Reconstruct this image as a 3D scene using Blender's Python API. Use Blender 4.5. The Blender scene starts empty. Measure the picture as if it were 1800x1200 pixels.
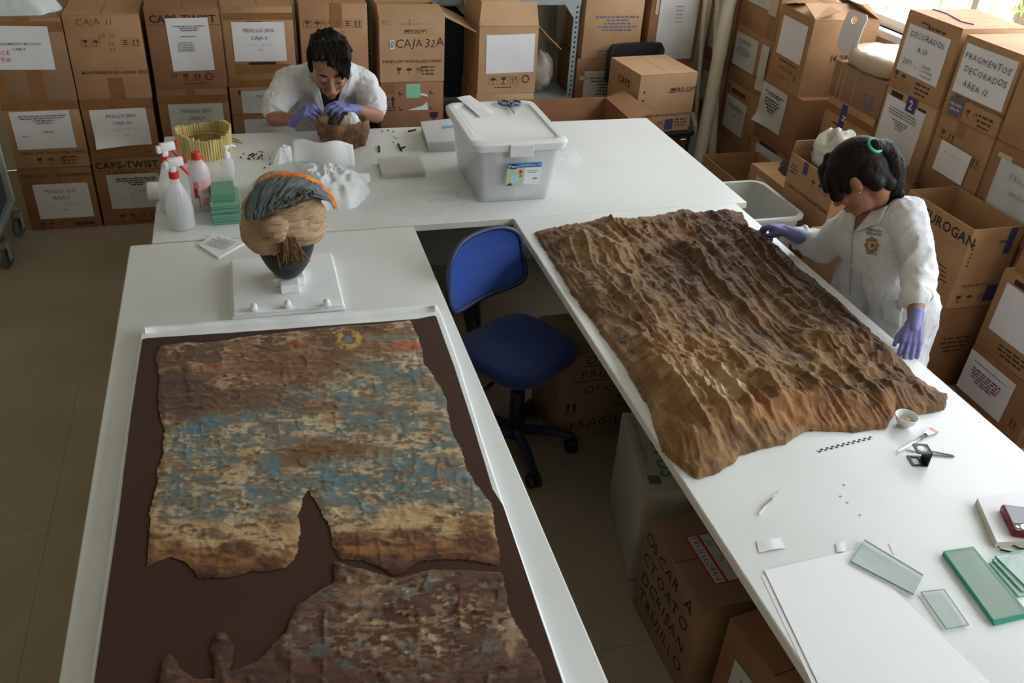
import bpy, bmesh, math, random
import numpy as np
from mathutils import Vector, Matrix
from mathutils.bvhtree import BVHTree
random.seed(7); rng = np.random.default_rng(7)
scene = bpy.context.scene
COL = scene.collection
# ------------------------------------------------------------------ camera
FPX, PITCH, ROLL, YAW, CAMZ = 1546.683, 0.57290405, 0.06891338, 0.31476956, 2.25
def cam_axes():
    cy, sy, cp, sp = math.cos(YAW), math.sin(YAW), math.cos(PITCH), math.sin(PITCH)
    fw = Vector((sy*cp, cy*cp, -sp)); rt = Vector((cy, -sy, 0)); up = rt.cross(fw)
    cr, sr = math.cos(ROLL), math.sin(ROLL)
    return rt*cr+up*sr, up*cr-rt*sr, fw
CRT, CUP, CFW = cam_axes()
cd = bpy.data.cameras.new('camera'); cam = bpy.data.objects.new('camera', cd); COL.objects.link(cam)
cd.sensor_width = 36; cd.lens = FPX*36/1800; cd.clip_start = 0.05
m = Matrix((CRT, CUP, -CFW)).transposed().to_4x4(); m.translation = (0, 0, CAMZ); cam.matrix_world = m
scene.camera = cam
def at(px, py, x=None, y=None, z=None):
    """point on the plane x=, y= or z= seen at a photograph pixel (used to measure positions)"""
    r = CRT*((px-900)/FPX) - CUP*((py-600)/FPX) + CFW
    t = x/r.x if x is not None else (y/r.y if y is not None else (z-CAMZ)/r.z)
    return Vector((0, 0, CAMZ)) + r*t
# ------------------------------------------------------------------ light
scene.view_settings.view_transform = 'Standard'; scene.view_settings.look = 'None'
scene.view_settings.gamma = 1; scene.view_settings.use_curve_mapping = False
scene.view_settings.exposure = 0.6
w = bpy.data.worlds.new('World'); scene.world = w; w.use_nodes = True
bg = w.node_tree.nodes['Background']; bg.inputs[0].default_value = (0.89, 0.955, 1.0, 1); bg.inputs[1].default_value = 5.2
def portal(name, loc, rot, sx, sy):
    l = bpy.data.lights.new(name, 'AREA'); l.shape = 'RECTANGLE'; l.size = sx; l.size_y = sy; l.cycles.is_portal = True
    o = bpy.data.objects.new(name, l); o.location = loc; o.rotation_euler = rot; COL.objects.link(o)
XR, YB, XL, YF, ZC = 3.5, 5.78, -3.0, -2.2, 3.3      # room shell
WIN = [('R', -1.6, 5.6, 1.16, 2.75)]                    # the barred window seen at the right
portal('window_right_offscreen', (XR+.13, (WIN[0][1]+WIN[0][2])/2, 1.955), (0, math.pi/2, 0), 1.59, 7.2)
# ------------------------------------------------------------------ materials
def lin(c):
    c = [v/255 for v in c]
    return tuple(v/12.92 if v <= .04045 else ((v+.055)/1.055)**2.4 for v in c)+(1,)
MATS = {}
def mat(name, c, rough=.6, c2=None, scale=8, bump=0, bscale=60, metal=0, trans=0, alpha=1, ior=1.45, sheen=0, stretch=None, spec=.5, detail=4, lo=.35, hi=.65, sss=0):
    if name in MATS: return MATS[name]
    m = bpy.data.materials.new(name); m.use_nodes = True; nt = m.node_tree; b = nt.nodes['Principled BSDF']
    b.inputs['Base Color'].default_value = lin(c); b.inputs['Roughness'].default_value = rough; b.inputs['Metallic'].default_value = metal
    b.inputs['Transmission Weight'].default_value = trans; b.inputs['Alpha'].default_value = alpha; b.inputs['IOR'].default_value = ior
    b.inputs['Specular IOR Level'].default_value = spec; b.inputs['Sheen Weight'].default_value = sheen
    if sss: b.inputs['Subsurface Weight'].default_value = sss; b.inputs['Subsurface Radius'].default_value = (.012, .005, .003)
    tc = nt.nodes.new('ShaderNodeTexCoord'); vec = tc.outputs['Object']
    if stretch:
        mp = nt.nodes.new('ShaderNodeMapping'); mp.inputs['Scale'].default_value = stretch; nt.links.new(vec, mp.inputs[0]); vec = mp.outputs[0]
    if c2 is not None:
        n = nt.nodes.new('ShaderNodeTexNoise'); n.inputs['Scale'].default_value = scale; n.inputs['Detail'].default_value = detail
        r = nt.nodes.new('ShaderNodeMapRange'); r.inputs[1].default_value = lo; r.inputs[2].default_value = hi
        mx = nt.nodes.new('ShaderNodeMix'); mx.data_type = 'RGBA'
        mx.inputs[6].default_value = lin(c); mx.inputs[7].default_value = lin(c2)
        nt.links.new(vec, n.inputs[0]); nt.links.new(n.outputs[0], r.inputs[0]); nt.links.new(r.outputs[0], mx.inputs[0]); nt.links.new(mx.outputs[2], b.inputs['Base Color'])
    if bump:
        n = nt.nodes.new('ShaderNodeTexNoise'); n.inputs['Scale'].default_value = bscale; n.inputs['Detail'].default_value = 3
        bp = nt.nodes.new('ShaderNodeBump'); bp.inputs['Strength'].default_value = bump; bp.inputs['Distance'].default_value = .01
        nt.links.new(vec, n.inputs[0]); nt.links.new(n.outputs[0], bp.inputs['Height']); nt.links.new(bp.outputs[0], b.inputs['Normal'])
    MATS[name] = m; return m
CARD = [mat('cardboard_%d' % i, a, .75, b, 5, .06, 140) for i, (a, b) in enumerate([
    ((174, 132, 95), (160, 119, 84)), ((181, 140, 102), (169, 127, 91)), ((156, 112, 80), (143, 101, 71)), ((190, 153, 116), (178, 140, 104)), ((156, 122, 93), (143, 111, 84))])]
KRAFT_IN = mat('cardboard_inside', (150, 114, 80), .8, (148, 106, 68), 6)
PAPER = mat('paper', (232, 229, 233), .6, (224, 221, 227), 4)
PAPER2 = mat('paper_aged', (206, 205, 202), .65, (192, 190, 188), 7)
INK = mat('ink_black', (48, 42, 40), .7); INKG = mat('ink_grey', (120, 120, 124), .7); INKB = mat('ink_brown_print', (84, 62, 46), .75)
INKR = mat('ink_red', (206, 84, 96), .7); INKBL = mat('ink_blue', (96, 102, 140), .7)
TAPE = mat('packing_tape', (150, 108, 68), .3, (140, 98, 60), 12); CLEARTAPE = mat('clear_tape', (200, 180, 150), .2)
PURPLE = mat('printed_violet', (70, 66, 120), .6); GREYST = mat('printed_grey', (104, 100, 108), .6)
WHITE = mat('white_melamine', (221, 223, 224), .32, (215, 217, 217), 3, spec=.4)
EDGE = mat('white_edge_band', (222, 218, 208), .45); PANEL = mat('grey_melamine', (150, 151, 148), .5)
MET = mat('grey_painted_metal', (150, 160, 165), .45, (138, 148, 154), 9); CHROME = mat('chrome', (190, 190, 190), .2, metal=1)
BLACKP = mat('black_plastic', (32, 32, 36), .45); GREYRUB = mat('grey_rubber', (96, 96, 98), .6)
FOAM = mat('white_foam', (236, 238, 240), .7, (228, 231, 234), 10)
WOODREED = mat('reed', (216, 198, 138), .7, (188, 166, 100), 30, stretch=(1, 1, .15))
# ------------------------------------------------------------------ mesh helpers
def new_obj(name, V, F, m=None, parent=None, smooth=False):
    me = bpy.data.meshes.new(name)
    me.from_pydata([tuple(v) for v in V], [], [tuple(f) for f in F]); me.update()
    if smooth: me.polygons.foreach_set('use_smooth', [True]*len(me.polygons))
    if m: me.materials.append(m)
    o = bpy.data.objects.new(name, me); COL.objects.link(o)
    if parent: o.parent = parent
    return o
def tag(o, label, cat, group=None):
    o['label'] = label; o['category'] = cat
    if group: o['group'] = group
    return o
def thing(name, label, cat, loc=(0, 0, 0), rz=0, group=None):
    o = bpy.data.objects.new(name, None); COL.objects.link(o); o.location = loc; o.rotation_euler = (0, 0, rz); o.empty_display_size = .1
    return tag(o, label, cat, group)
def struct(o): o['kind'] = 'structure'; return o
class MB:
    """collects shapes into one mesh"""
    def __init__(s): s.V = []; s.F = []
    def add(s, V, F, M=None):
        n = len(s.V); s.V += [(M @ Vector(v)) if M is not None else Vector(v) for v in V]; s.F += [tuple(i+n for i in f) for f in F]; return s
    def box(s, x0, x1, y0, y1, z0, z1, M=None, bev=0):
        if bev:
            bm = bmesh.new(); bmesh.ops.create_cube(bm, size=1)
            for v in bm.verts: v.co = ((x0+x1)/2+v.co.x*(x1-x0), (y0+y1)/2+v.co.y*(y1-y0), (z0+z1)/2+v.co.z*(z1-z0))
            bmesh.ops.bevel(bm, geom=bm.edges[:], offset=bev, segments=2, affect='EDGES', profile=.5)
            bm.verts.ensure_lookup_table(); bm.verts.index_update()
            s.add([v.co.copy() for v in bm.verts], [[v.index for v in f.verts] for f in bm.faces], M); bm.free(); return s
        V = [(x, y, z) for z in (z0, z1) for y in (y0, y1) for x in (x0, x1)]
        return s.add(V, [(0, 2, 3, 1), (4, 5, 7, 6), (0, 1, 5, 4), (2, 6, 7, 3), (0, 4, 6, 2), (1, 3, 7, 5)], M)
    def tube(s, pts, r, n=10, caps=True):
        pts = [Vector(p) for p in pts]; rs = r if hasattr(r, '__len__') else [r]*len(pts)
        V = []; F = []; a = None
        for i, p in enumerate(pts):
            d = (pts[min(i+1, len(pts)-1)]-pts[max(i-1, 0)]).normalized()
            if a is None: a = d.cross(Vector((0, 0, 1)) if abs(d.z) < .9 else Vector((1, 0, 0))).normalized()
            else: a = (a-d*a.dot(d)).normalized()
            b = d.cross(a).normalized()
            for k in range(n):
                t = 2*math.pi*k/n; V.append(p+a*(math.cos(t)*rs[i])+b*(math.sin(t)*rs[i]))
        for i in range(len(pts)-1):
            for k in range(n): F.append((i*n+k, i*n+(k+1) % n, (i+1)*n+(k+1) % n, (i+1)*n+k))
        if caps: F.append(tuple(range(n))); F.append(tuple(reversed(range((len(pts)-1)*n, len(pts)*n))))
        return s.add(V, F)
    def lathe(s, prof, c=(0, 0, 0), n=24, M=None, sx=1, sy=1):
        V = []; F = []
        for r, z in prof:
            for k in range(n):
                t = 2*math.pi*k/n; V.append((c[0]+r*sx*math.cos(t), c[1]+r*sy*math.sin(t), c[2]+z))
        for i in range(len(prof)-1):
            for k in range(n): F.append((i*n+k, i*n+(k+1) % n, (i+1)*n+(k+1) % n, (i+1)*n+k))
        if prof[0][0] > 1e-5: F.append(tuple(reversed(range(n))))
        if prof[-1][0] > 1e-5: F.append(tuple(range((len(prof)-1)*n, len(prof)*n)))
        return s.add(V, F, M)
    def prism(s, poly, z0, z1, M=None):
        n = len(poly); V = [(x, y, z0) for x, y in poly]+[(x, y, z1) for x, y in poly]
        F = [tuple(reversed(range(n))), tuple(range(n, 2*n))]+[(i, (i+1) % n, n+(i+1) % n, n+i) for i in range(n)]
        return s.add(V, F, M)
    def build(s, name, m, parent=None, smooth=False): return new_obj(name, s.V, s.F, m, parent, smooth)
def autosmooth(o, ang=40):
    me = o.data; me.polygons.foreach_set('use_smooth', [True]*len(me.polygons))
    bm = bmesh.new(); bm.from_mesh(me); bmesh.ops.remove_doubles(bm, verts=bm.verts, dist=1e-6)
    for e in bm.edges:
        if len(e.link_faces) == 2 and e.calc_face_angle(0) > math.radians(ang): e.smooth = False
    bm.to_mesh(me); bm.free(); return o
# numpy value noise
_P = rng.random((64, 64, 64)).astype(np.float32)
def vnoise(x, y, z=0.0):
    x, y, z = np.broadcast_arrays(np.asarray(x, float), np.asarray(y, float), np.asarray(z, float))
    xi, yi, zi = [np.floor(a).astype(int) for a in (x, y, z)]; fx, fy, fz = x-xi, y-yi, z-zi
    fx, fy, fz = [a*a*a*(a*(a*6-15)+10) for a in (fx, fy, fz)]; r = 0
    for dx in (0, 1):
        for dy in (0, 1):
            for dz in (0, 1):
                wgt = (fx if dx else 1-fx)*(fy if dy else 1-fy)*(fz if dz else 1-fz)
                r = r + wgt*_P[(xi+dx) % 64, (yi+dy) % 64, (zi+dz) % 64]
    return r
def fbm(x, y, z=0.0, o=4):
    r = 0; a = .5; t = 0; k = 1
    for i in range(o): r = r+a*vnoise(np.asarray(x)*k+i*11.3, np.asarray(y)*k+i*7.7, np.asarray(z)*k+i*3.1); t += a; a *= .5; k *= 2.03
    return r/t
def ridge(x, y, z=0.0, o=3):
    r = 0; a = .5; t = 0; k = 1
    for i in range(o): r = r+a*(1-np.abs(2*vnoise(np.asarray(x)*k+i*5.3, np.asarray(y)*k+i*9.1, np.asarray(z)*k)-1)); t += a; a *= .5; k *= 2.1
    return r/t
def sstep(a, b, x): t = np.clip((x-a)/(b-a), 0, 1); return t*t*(3-2*t)
def in_poly(P, X, Y):
    c = np.zeros(X.shape, bool); n = len(P)
    for i in range(n):
        x1, y1 = P[i][:2]; x2, y2 = P[(i+1) % n][:2]
        if y1 == y2: continue
        k = ((y1 > Y) != (y2 > Y)) & (X < (x2-x1)*(Y-y1)/(y2-y1)+x1); c ^= k
    return c
# ------------------------------------------------------------------ lettering
GL = {}
def load_glyphs(key, chars, offset, shear):
    tmp = []
    for ch in chars:
        cu = bpy.data.curves.new('g', 'FONT'); cu.body = ch; cu.size = 1; cu.resolution_u = 2; cu.offset = offset; cu.shear = shear
        o = bpy.data.objects.new('g', cu); COL.objects.link(o); tmp.append((ch, o, cu))
    dg = bpy.context.evaluated_depsgraph_get(); d = {}
    for ch, o, cu in tmp:
        e = o.evaluated_get(dg); me = e.to_mesh()
        V = np.array([v.co[:2] for v in me.vertices]) if len(me.vertices) else np.zeros((0, 2))
        d[ch] = (V, [tuple(p.vertices) for p in me.polygons], (V[:, 0].max()+.07) if len(V) else .3); e.to_mesh_clear()
    for ch, o, cu in tmp: bpy.data.objects.remove(o); bpy.data.curves.remove(cu)
    d[' '] = (np.zeros((0, 2)), [], .32); GL[key] = d
_chars = ''.join(sorted(set('ABCDEFGHIJKLMNOPQRSTUVWXYZabcdefghijklmnopqrstuvwxyz0123456789.-/,:&Á')))
load_glyphs('print', _chars, 0.004, 0); load_glyphs('bold', _chars, .022, 0); load_glyphs('hand', _chars, -.018, .12); load_glyphs('pen', _chars, -.006, .1)
def text2d(s, size, style='print', align='C'):
    d = GL[style]; V = []; F = []; x = 0; hand = style in ('hand', 'pen')
    for ch in s:
        g = d.get(ch, d[' ']); P = g[0]
        if len(P):
            if hand:
                a = random.uniform(-.09, .09); sc = random.uniform(.9, 1.12); P = P*sc @ np.array([[math.cos(a), math.sin(a)], [-math.sin(a), math.cos(a)]])+[0, random.uniform(-.06, .06)]
            n = len(V); V += [(p[0]+x, p[1]) for p in P]; F += [tuple(i+n for i in f) for f in g[1]]
        x += g[2]*(1.02 if hand else .98)
    dx = {'C': -x/2, 'L': 0, 'R': -x}[align]
    return [((a+dx)*size, b*size) for a, b in V], F
# ------------------------------------------------------------------ decals: face = (origin, u, v, n) in parent space
class Face:
    def __init__(s, root, o, u, v, n, w, h): s.root, s.o, s.u, s.v, s.n, s.w, s.h = root, Vector(o), Vector(u), Vector(v), Vector(n), w, h
    def P(s, u, v, n=0): return s.o+s.u*u+s.v*v+s.n*n
    def flat(s, name, V2, F, m, n=.0015, parent=None): return new_obj(name, [s.P(a, b, n) for a, b in V2], F, m, parent or s.root)
    def paper(s, cu, cv, w, h, rot=0, m=None, curl=.0, nlift=.0012, name='paper_label'):
        N = 8; V = []; F = []; ca, sa = math.cos(rot), math.sin(rot); ph = random.random()*50
        for j in range(N+1):
            for i in range(N+1):
                a = (i/N-.5)*w; b = (j/N-.5)*h
                nn = nlift+.0025*float(vnoise(i*.5+ph, j*.5, ph))+curl*max(0, .35-j/N)**2*max(0, .6-i/N)*4
                V.append(s.P(cu+a*ca-b*sa, cv+a*sa+b*ca, nn))
        for j in range(N):
            for i in range(N): k = j*(N+1)+i; F.append((k, k+1, k+N+2, k+N+1))
        o = new_obj(name, V, F, m or PAPER, s.root, True)
        f = Face(o, s.P(cu-w/2*ca+h/2*sa, cv-w/2*sa-h/2*ca, nlift+.003), s.u*ca+s.v*sa, s.v*ca-s.u*sa, s.n, w, h)
        return f
    def text(s, t, cu, cv, size, style='print', m=None, rot=0, align='C', n=.0015, name='lettering'):
        V, F = text2d(t, size, style, align); ca, sa = math.cos(rot), math.sin(rot)
        return s.flat(name, [(cu+a*ca-b*sa, cv+a*sa+b*ca) for a, b in V], F, m or INK, n)
    def lines(s, cu, cv, rows, size, m=None, name='printed_lines', gap=1.9, n=.0015):
        """rows of illegible small print: word-like dashes; rows = list of widths"""
        V = []; F = []
        for i, wd in enumerate(rows):
            x = cu-wd/2; y = cv-i*size*gap
            while x < cu+wd/2-size*.4:
                l = min(size*random.uniform(1.2, 4), cu+wd/2-x); k = len(V); hh = size*random.uniform(.38, .5)
                V += [(x, y-hh), (x+l, y-hh), (x+l, y+hh), (x, y+hh)]; F.append((k, k+1, k+2, k+3)); x += l+size*.7
        return s.flat(name, V, F, m or INKG, n)
    def rect(s, name, u0, v0, u1, v1, m, n=.0012): return s.flat(name, [(u0, v0), (u1, v0), (u1, v1), (u0, v1)], [(0, 1, 2, 3)], m, n)
    def icons(s, kinds, u, v, size, m=None, frame=True):
        for i, k in enumerate(kinds): s.icon(k, u+i*size*1.25, v, size, m or INKB, frame)
    def icon(s, kind, u, v, z, m, frame=True):
        V = []; F = []
        def poly(P): k = len(V); V.extend((u+x*z, v+y*z) for x, y in P); F.append(tuple(range(k, k+len(P))))
        def bar(x0, y0, x1, y1): poly([(x0, y0), (x1, y0), (x1, y1), (x0, y1)])
        if frame and kind != 'ring':
            for q in ((-.5, -.5, .5, -.47), (-.5, .47, .5, .5), (-.5, -.47, -.47, .47), (.47, -.47, .5, .47)): bar(*q)
        if kind == 'glass': poly([(-.3, .38), (-.22, .02), (.22, .02), (.3, .38)]); bar(-.04, -.3, .04, .02); bar(-.2, -.38, .2, -.3)
        elif kind == 'umbrella': poly([(.36*math.cos(t), .02+.32*math.sin(t)) for t in np.linspace(0, math.pi, 9)]); bar(-.03, -.36, .03, .02); bar(-.14, -.38, .0, -.32)
        elif kind == 'arrows':
            for x in (-.22, .22): poly([(x-.16, .14), (x+.16, .14), (x, .4)]); bar(x-.06, -.3, x+.06, .14)
            bar(-.42, -.4, .42, -.35)
        elif kind == 'stack':
            for y in (-.3, -.05, .2): bar(-.28, y, .28, y+.14)
        elif kind == 'fork':
            for x in (-.3, -.2, -.1): bar(x, .05, x+.04, .36)
            bar(-.3, .0, -.06, .05); bar(-.2, -.38, -.15, .0); poly([(.1, .36), (.3, .36), (.26, .05), (.14, .05)]); bar(.18, -.38, .22, .05)
        elif kind == 'ring':
            T = np.linspace(.3, 5.6, 15)
            for a, b in zip(T[:-1], T[1:]): poly([(.44*math.cos(a), .44*math.sin(a)), (.44*math.cos(b), .44*math.sin(b)), (.3*math.cos(b), .3*math.sin(b)), (.3*math.cos(a), .3*math.sin(a))])
            poly([(.5, -.2), (.2, -.1), (.42, .12)])
        s.flat('printed_mark', V, F, m, .0014)
# ------------------------------------------------------------------ cartons
class Carton:
    def __init__(s, label, x0, x1, y0, y1, z0, z1, rz=0, top='closed', tint=0, flaps=None, seam='x', name='cardboard_box', group=None):
        s.w, s.d, s.h = x1-x0, y1-y0, z1-z0; s.m = CARD[tint] if isinstance(tint, int) else tint
        s.root = thing(name, label, 'box', ((x0+x1)/2, (y0+y1)/2, z0), rz, group)
        if not rz: s.root.rotation_euler.z = random.uniform(-.01, .01)
        hx, hy, h = s.w/2, s.d/2, s.h; T = .005
        s.zz = h
        if top == 'closed':
            body = MB().box(-hx, hx, -hy, hy, 0, h-.0045, bev=.004).build('body', s.m, s.root); autosmooth(body, 25)
            e = .0015
            if seam == 'x':
                MB().box(-hx+e, hx-e, -hy+e, -.0015, h-.005, h, bev=.001).build('flap', s.m, s.root); MB().box(-hx+e, hx-e, .0015, hy-e, h-.005, h, bev=.001).build('flap', s.m, s.root)
            else:
                MB().box(-hx+e, -.0015, -hy+e, hy-e, h-.005, h, bev=.001).build('flap', s.m, s.root); MB().box(.0015, hx-e, -hy+e, hy-e, h-.005, h, bev=.001).build('flap', s.m, s.root)
        else:
            b = MB(); b.box(-hx, hx, -hy, hy, 0, T); b.box(-hx, hx, -hy, -hy+T, T, h); b.box(-hx, hx, hy-T, hy, T, h)
            b.box(-hx, -hx+T, -hy+T, hy-T, T, h); b.box(hx-T, hx, -hy+T, hy-T, T, h); b.build('body', s.m, s.root)
            for side, ang, ln in (flaps or []):
                # ang: 0 folded shut, 90 upright, 180 flat outwards, 250 hanging down
                a = math.radians(ang); F = MB(); W = s.w if side in ('-y', '+y') else s.d
                F.box(-W/2+.003, W/2-.003, 0, ln, 0, .004)
                R = Matrix.Rotation(a, 4, 'X')
                base = {'-y': Matrix.Translation((0, -hy, h)), '+y': Matrix.Translation((0, hy, h)) @ Matrix.Rotation(math.pi, 4, 'Z'),
                        '-x': Matrix.Translation((-hx, 0, h)) @ Matrix.Rotation(-math.pi/2, 4, 'Z'), '+x': Matrix.Translation((hx, 0, h)) @ Matrix.Rotation(math.pi/2, 4, 'Z')}[side]
                G = MB().add(F.V, F.F, base @ R); G.build('flap', s.m, s.root)
    def face(s, side):
        hx, hy = s.w/2, s.d/2
        if side == '-y': return Face(s.root, (-hx, -hy, 0), (1, 0, 0), (0, 0, 1), (0, -1, 0), s.w, s.h)
        if side == '-x': return Face(s.root, (-hx, hy, 0), (0, -1, 0), (0, 0, 1), (-1, 0, 0), s.d, s.h)
        if side == '+z': return Face(s.root, (-hx, -hy, s.h), (1, 0, 0), (0, 1, 0), (0, 0, 1), s.w, s.d)
# ------------------------------------------------------------------ the room
FLOORM = mat('floor_cement', (160, 144, 123), .62, (144, 129, 109), 2.2, .05, 90, detail=8, lo=.3, hi=.7)
nt = FLOORM.node_tree; b_ = nt.nodes['Principled BSDF']; src = b_.inputs['Base Color'].links[0].from_socket
n_ = nt.nodes.new('ShaderNodeTexNoise'); n_.inputs['Scale'].default_value = 160; n_.inputs['Detail'].default_value = 2
tc_ = nt.nodes.new('ShaderNodeTexCoord'); r_ = nt.nodes.new('ShaderNodeMapRange'); r_.inputs[1].default_value = .68; r_.inputs[2].default_value = .74
mx_ = nt.nodes.new('ShaderNodeMix'); mx_.data_type = 'RGBA'; mx_.inputs[7].default_value = lin((190, 176, 150))
nt.links.new(tc_.outputs['Object'], n_.inputs[0]); nt.links.new(n_.outputs[0], r_.inputs[0]); nt.links.new(r_.outputs[0], mx_.inputs[0]); nt.links.new(src, mx_.inputs[6]); nt.links.new(mx_.outputs[2], b_.inputs['Base Color'])
JOINT = mat('floor_joint', (140, 126, 108), .9)
WALLM = mat('wall_cream', (214, 204, 180), .8, (206, 196, 172), 3, .03, 40); CEILM = mat('ceiling_white', (226, 226, 220), .85)
fl = struct(MB().box(XL, XR, YF, YB, -.06, -.0012).build('floor', JOINT))
S = .92; xs = sorted([XL]+[1.04+S*k for k in range(-5, 4) if XL+.05 < 1.04+S*k < XR-.05]+[XR]); ys = sorted([YF]+[1.58+S*k for k in range(-5, 6) if YF+.05 < 1.58+S*k < YB-.05]+[YB])
for i in range(len(xs)-1):
    for j in range(len(ys)-1):
        MB().box(xs[i]+.0007, xs[i+1]-.0007, ys[j]+.0007, ys[j+1]-.0007, -.0012, 0).build('floor_tile', FLOORM, fl)
T = .12
struct(MB().box(XL-T, XR+T, YB, YB+T, 0, ZC).build('wall_back', WALLM))
def wall_with_window(name, axis, c, a0, a1, w0, w1, z0, z1, sgn):
    b = MB()
    for p, q, r, s_ in ((a0, w0, 0, ZC), (w1, a1, 0, ZC), (w0, w1, 0, z0), (w0, w1, z1, ZC)):
        if axis == 'x': b.box(min(c, c+sgn*T), max(c, c+sgn*T), p, q, r, s_)
        else: b.box(p, q, min(c, c+sgn*T), max(c, c+sgn*T), r, s_)
    return struct(b.build(name, WALLM))
wall_with_window('wall_right', 'x', XR, YF, YB, *WIN[0][1:], 1)
struct(MB().box(XL-T, XL, YF, YB, 0, ZC).build('wall_left', WALLM)); struct(MB().box(XL-T, XR+T, YF-T, YF, 0, ZC).build('wall_front', WALLM))
struct(MB().box(XL-T, XR+T, YF-T, YB+T, ZC, ZC+.1).build('ceiling', CEILM))
FRAMEM = mat('window_frame_white', (232, 232, 228), .5)
GLASSP = bpy.data.materials.new('window_glass'); GLASSP.use_nodes = True; nt = GLASSP.node_tree; nt.nodes.clear()
o_ = nt.nodes.new('ShaderNodeOutputMaterial'); mxs = nt.nodes.new('ShaderNodeMixShader'); tr = nt.nodes.new('ShaderNodeBsdfTransparent'); gl = nt.nodes.new('ShaderNodeBsdfGlossy'); gl.inputs['Roughness'].default_value = .02
mxs.inputs[0].default_value = .05; nt.links.new(tr.outputs[0], mxs.inputs[1]); nt.links.new(gl.outputs[0], mxs.inputs[2]); nt.links.new(mxs.outputs[0], o_.inputs[0])
def window(n, axis, c, w0, w1, z0, z1, sgn, nb):
    def bx(B, p, q, r, s_, d0=.03, d1=.07):
        lo, hi = sorted((c+sgn*d0, c+sgn*d1))
        return B.box(lo, hi, p, q, r, s_) if axis == 'x' else B.box(p, q, lo, hi, r, s_)
    b = MB(); fr = .05
    for q in ((w0, w1, z0, z0+fr), (w0, w1, z1-fr, z1), (w0, w0+fr, z0+fr, z1-fr), (w1-fr, w1, z0+fr, z1-fr)): bx(b, *q)
    win = struct(b.build('window_%d' % n, FRAMEM))
    for k in range(nb):
        p = w0+fr+(w1-w0-2*fr)*k/nb; q = w0+fr+(w1-w0-2*fr)*(k+1)/nb
        if k: bx(MB(), p-.02, p+.02, z0+fr, z1-fr).build('mullion', FRAMEM, win)
        bx(MB(), p, q, z0+fr, z1-fr, .048, .052).build('pane', GLASSP, win)
    return win
w1 = window(1, 'x', XR, *WIN[0][1:], 1, 4)
for k in range(46):                                  # security bars outside the right-hand window
    y = -1.5+k*.155
    MB().tube([(XR+.1, y, 1.16), (XR+.1, y, 2.75)], .006, 6).build('window_bar', FRAMEM, w1)
sill = struct(MB().box(XR-.05, XR+.03, WIN[0][1], WIN[0][2], 1.12, 1.16, bev=.004).build('trim_1', FRAMEM))
# ------------------------------------------------------------------ worktables
def table(label, x0, x1, y0, y1, panels):
    t = thing('work_table', label, 'table', ((x0+x1)/2, (y0+y1)/2, 0)); cx, cy = (x0+x1)/2, (y0+y1)/2
    top = MB().box(x0-cx, x1-cx, y0-cy, y1-cy, .722, .75, bev=.002).build('tabletop', WHITE, t)
    e = .0015
    for q in ((x0-cx-e, x0-cx, y0-cy, y1-cy), (x1-cx, x1-cx+e, y0-cy, y1-cy), (x0-cx, x1-cx, y0-cy-e, y0-cy), (x0-cx, x1-cx, y1-cy, y1-cy+e)):
        MB().box(q[0], q[1], q[2], q[3], .723, .748).build('edge_band', EDGE, top)
    for a, b, c, d in panels: MB().box(a-cx, b-cx, c-cy, d-cy, 0, .722).build('support_panel', PANEL, t)
    return t
table('white worktable carrying the painted cloth and the mannequin head', -.457, .567, .62, 3.076, [(-.1, .2, .9, .92), (-.1, .2, 2.7, 2.72), (.04, .06, .92, 2.7)])
table('white worktable carrying the crumpled brown cloth', .975, 1.972, .62, 3.085, [(1.42, 1.8, .82, .84), (1.42, 1.8, 2.8, 2.82), (1.6, 1.62, .84, 2.8)])
table('white worktable where the man sits with the plastic tub', -.385, 2.028, 3.088, 4.185, [(-.2, 1.9, 4.12, 4.14), (-.2, -.18, 3.4, 4.12), (1.88, 1.9, 3.4, 4.12)])
# ------------------------------------------------------------------ back row of cartons (front faces at y = 4.88)
Y0, Y1 = 4.88, 5.24
def tape_v(f, u=None, w=.055, v0=0, v1=None): u = f.w/2 if u is None else u; return f.rect('tape', u-w/2, v0, u+w/2, f.h if v1 is None else v1, TAPE, .0008)
def tape_h(f, v, h=.05, u0=0, u1=None): return f.rect('tape', u0, v, f.w if u1 is None else u1, v+h, TAPE, .0011)
def caps(f, v, tw=False):
    f.text('CAPS-TWIST', f.w/2, v, .052, 'bold', INK)
G = 'cartons stacked along the back wall'
def C(label, *a, **k): return Carton(label, *a, **k)
# column 1
c = C('bottom carton of the stack under the white plastic bag, typed sheet CAJA 7', -1.203, -.847, Y0, Y1, 0, .356, tint=2); f = c.face('-y')
tape_v(f); p = f.paper(.19, .165, .27, .2, .0); p.text('PEALLO 2012', .13, .15, .026, m=INKG); p.text('CAJA 7', .13, .112, .026, m=INKG); p.text('Cerro 7x PRL Sect', .15, .076, .017, 'hand', INKG); p.text('Pallo', .14, .045, .012, m=INKG)
f.text('TWIST-OFF', .075, .305, .022, 'bold', INKB); f.text('WITH PRODUCT', .27, .305, .022, 'bold', INKB); f.icons(['glass', 'umbrella', 'fork'], .06, .03, .036, INKB, False); f.rect('printed_band', .22, .018, .32, .036, INKB)
c = C('middle carton of the stack under the white plastic bag, sheet with small print', -1.2, -.842, Y0, Y1, .356, .712, tint=1); f = c.face('-y')
p = f.paper(.17, .205, .28, .2, .01); p.lines(.15, .175, [.22, .21, .09, .07], .0065); p.lines(.16, .09, [.05], .006); p.lines(.05, .07, [.03], .006)
tape_h(f, .31, .045); f.text('TWIST-OFF TRISACKER TWIST', .19, .075, .021, 'bold', INKB); f.icons(['glass', 'umbrella', 'fork'], .12, .04, .042, INKB, False); f.lines(.26, .055, [.07, .07, .07], .009, INKB)
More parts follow.
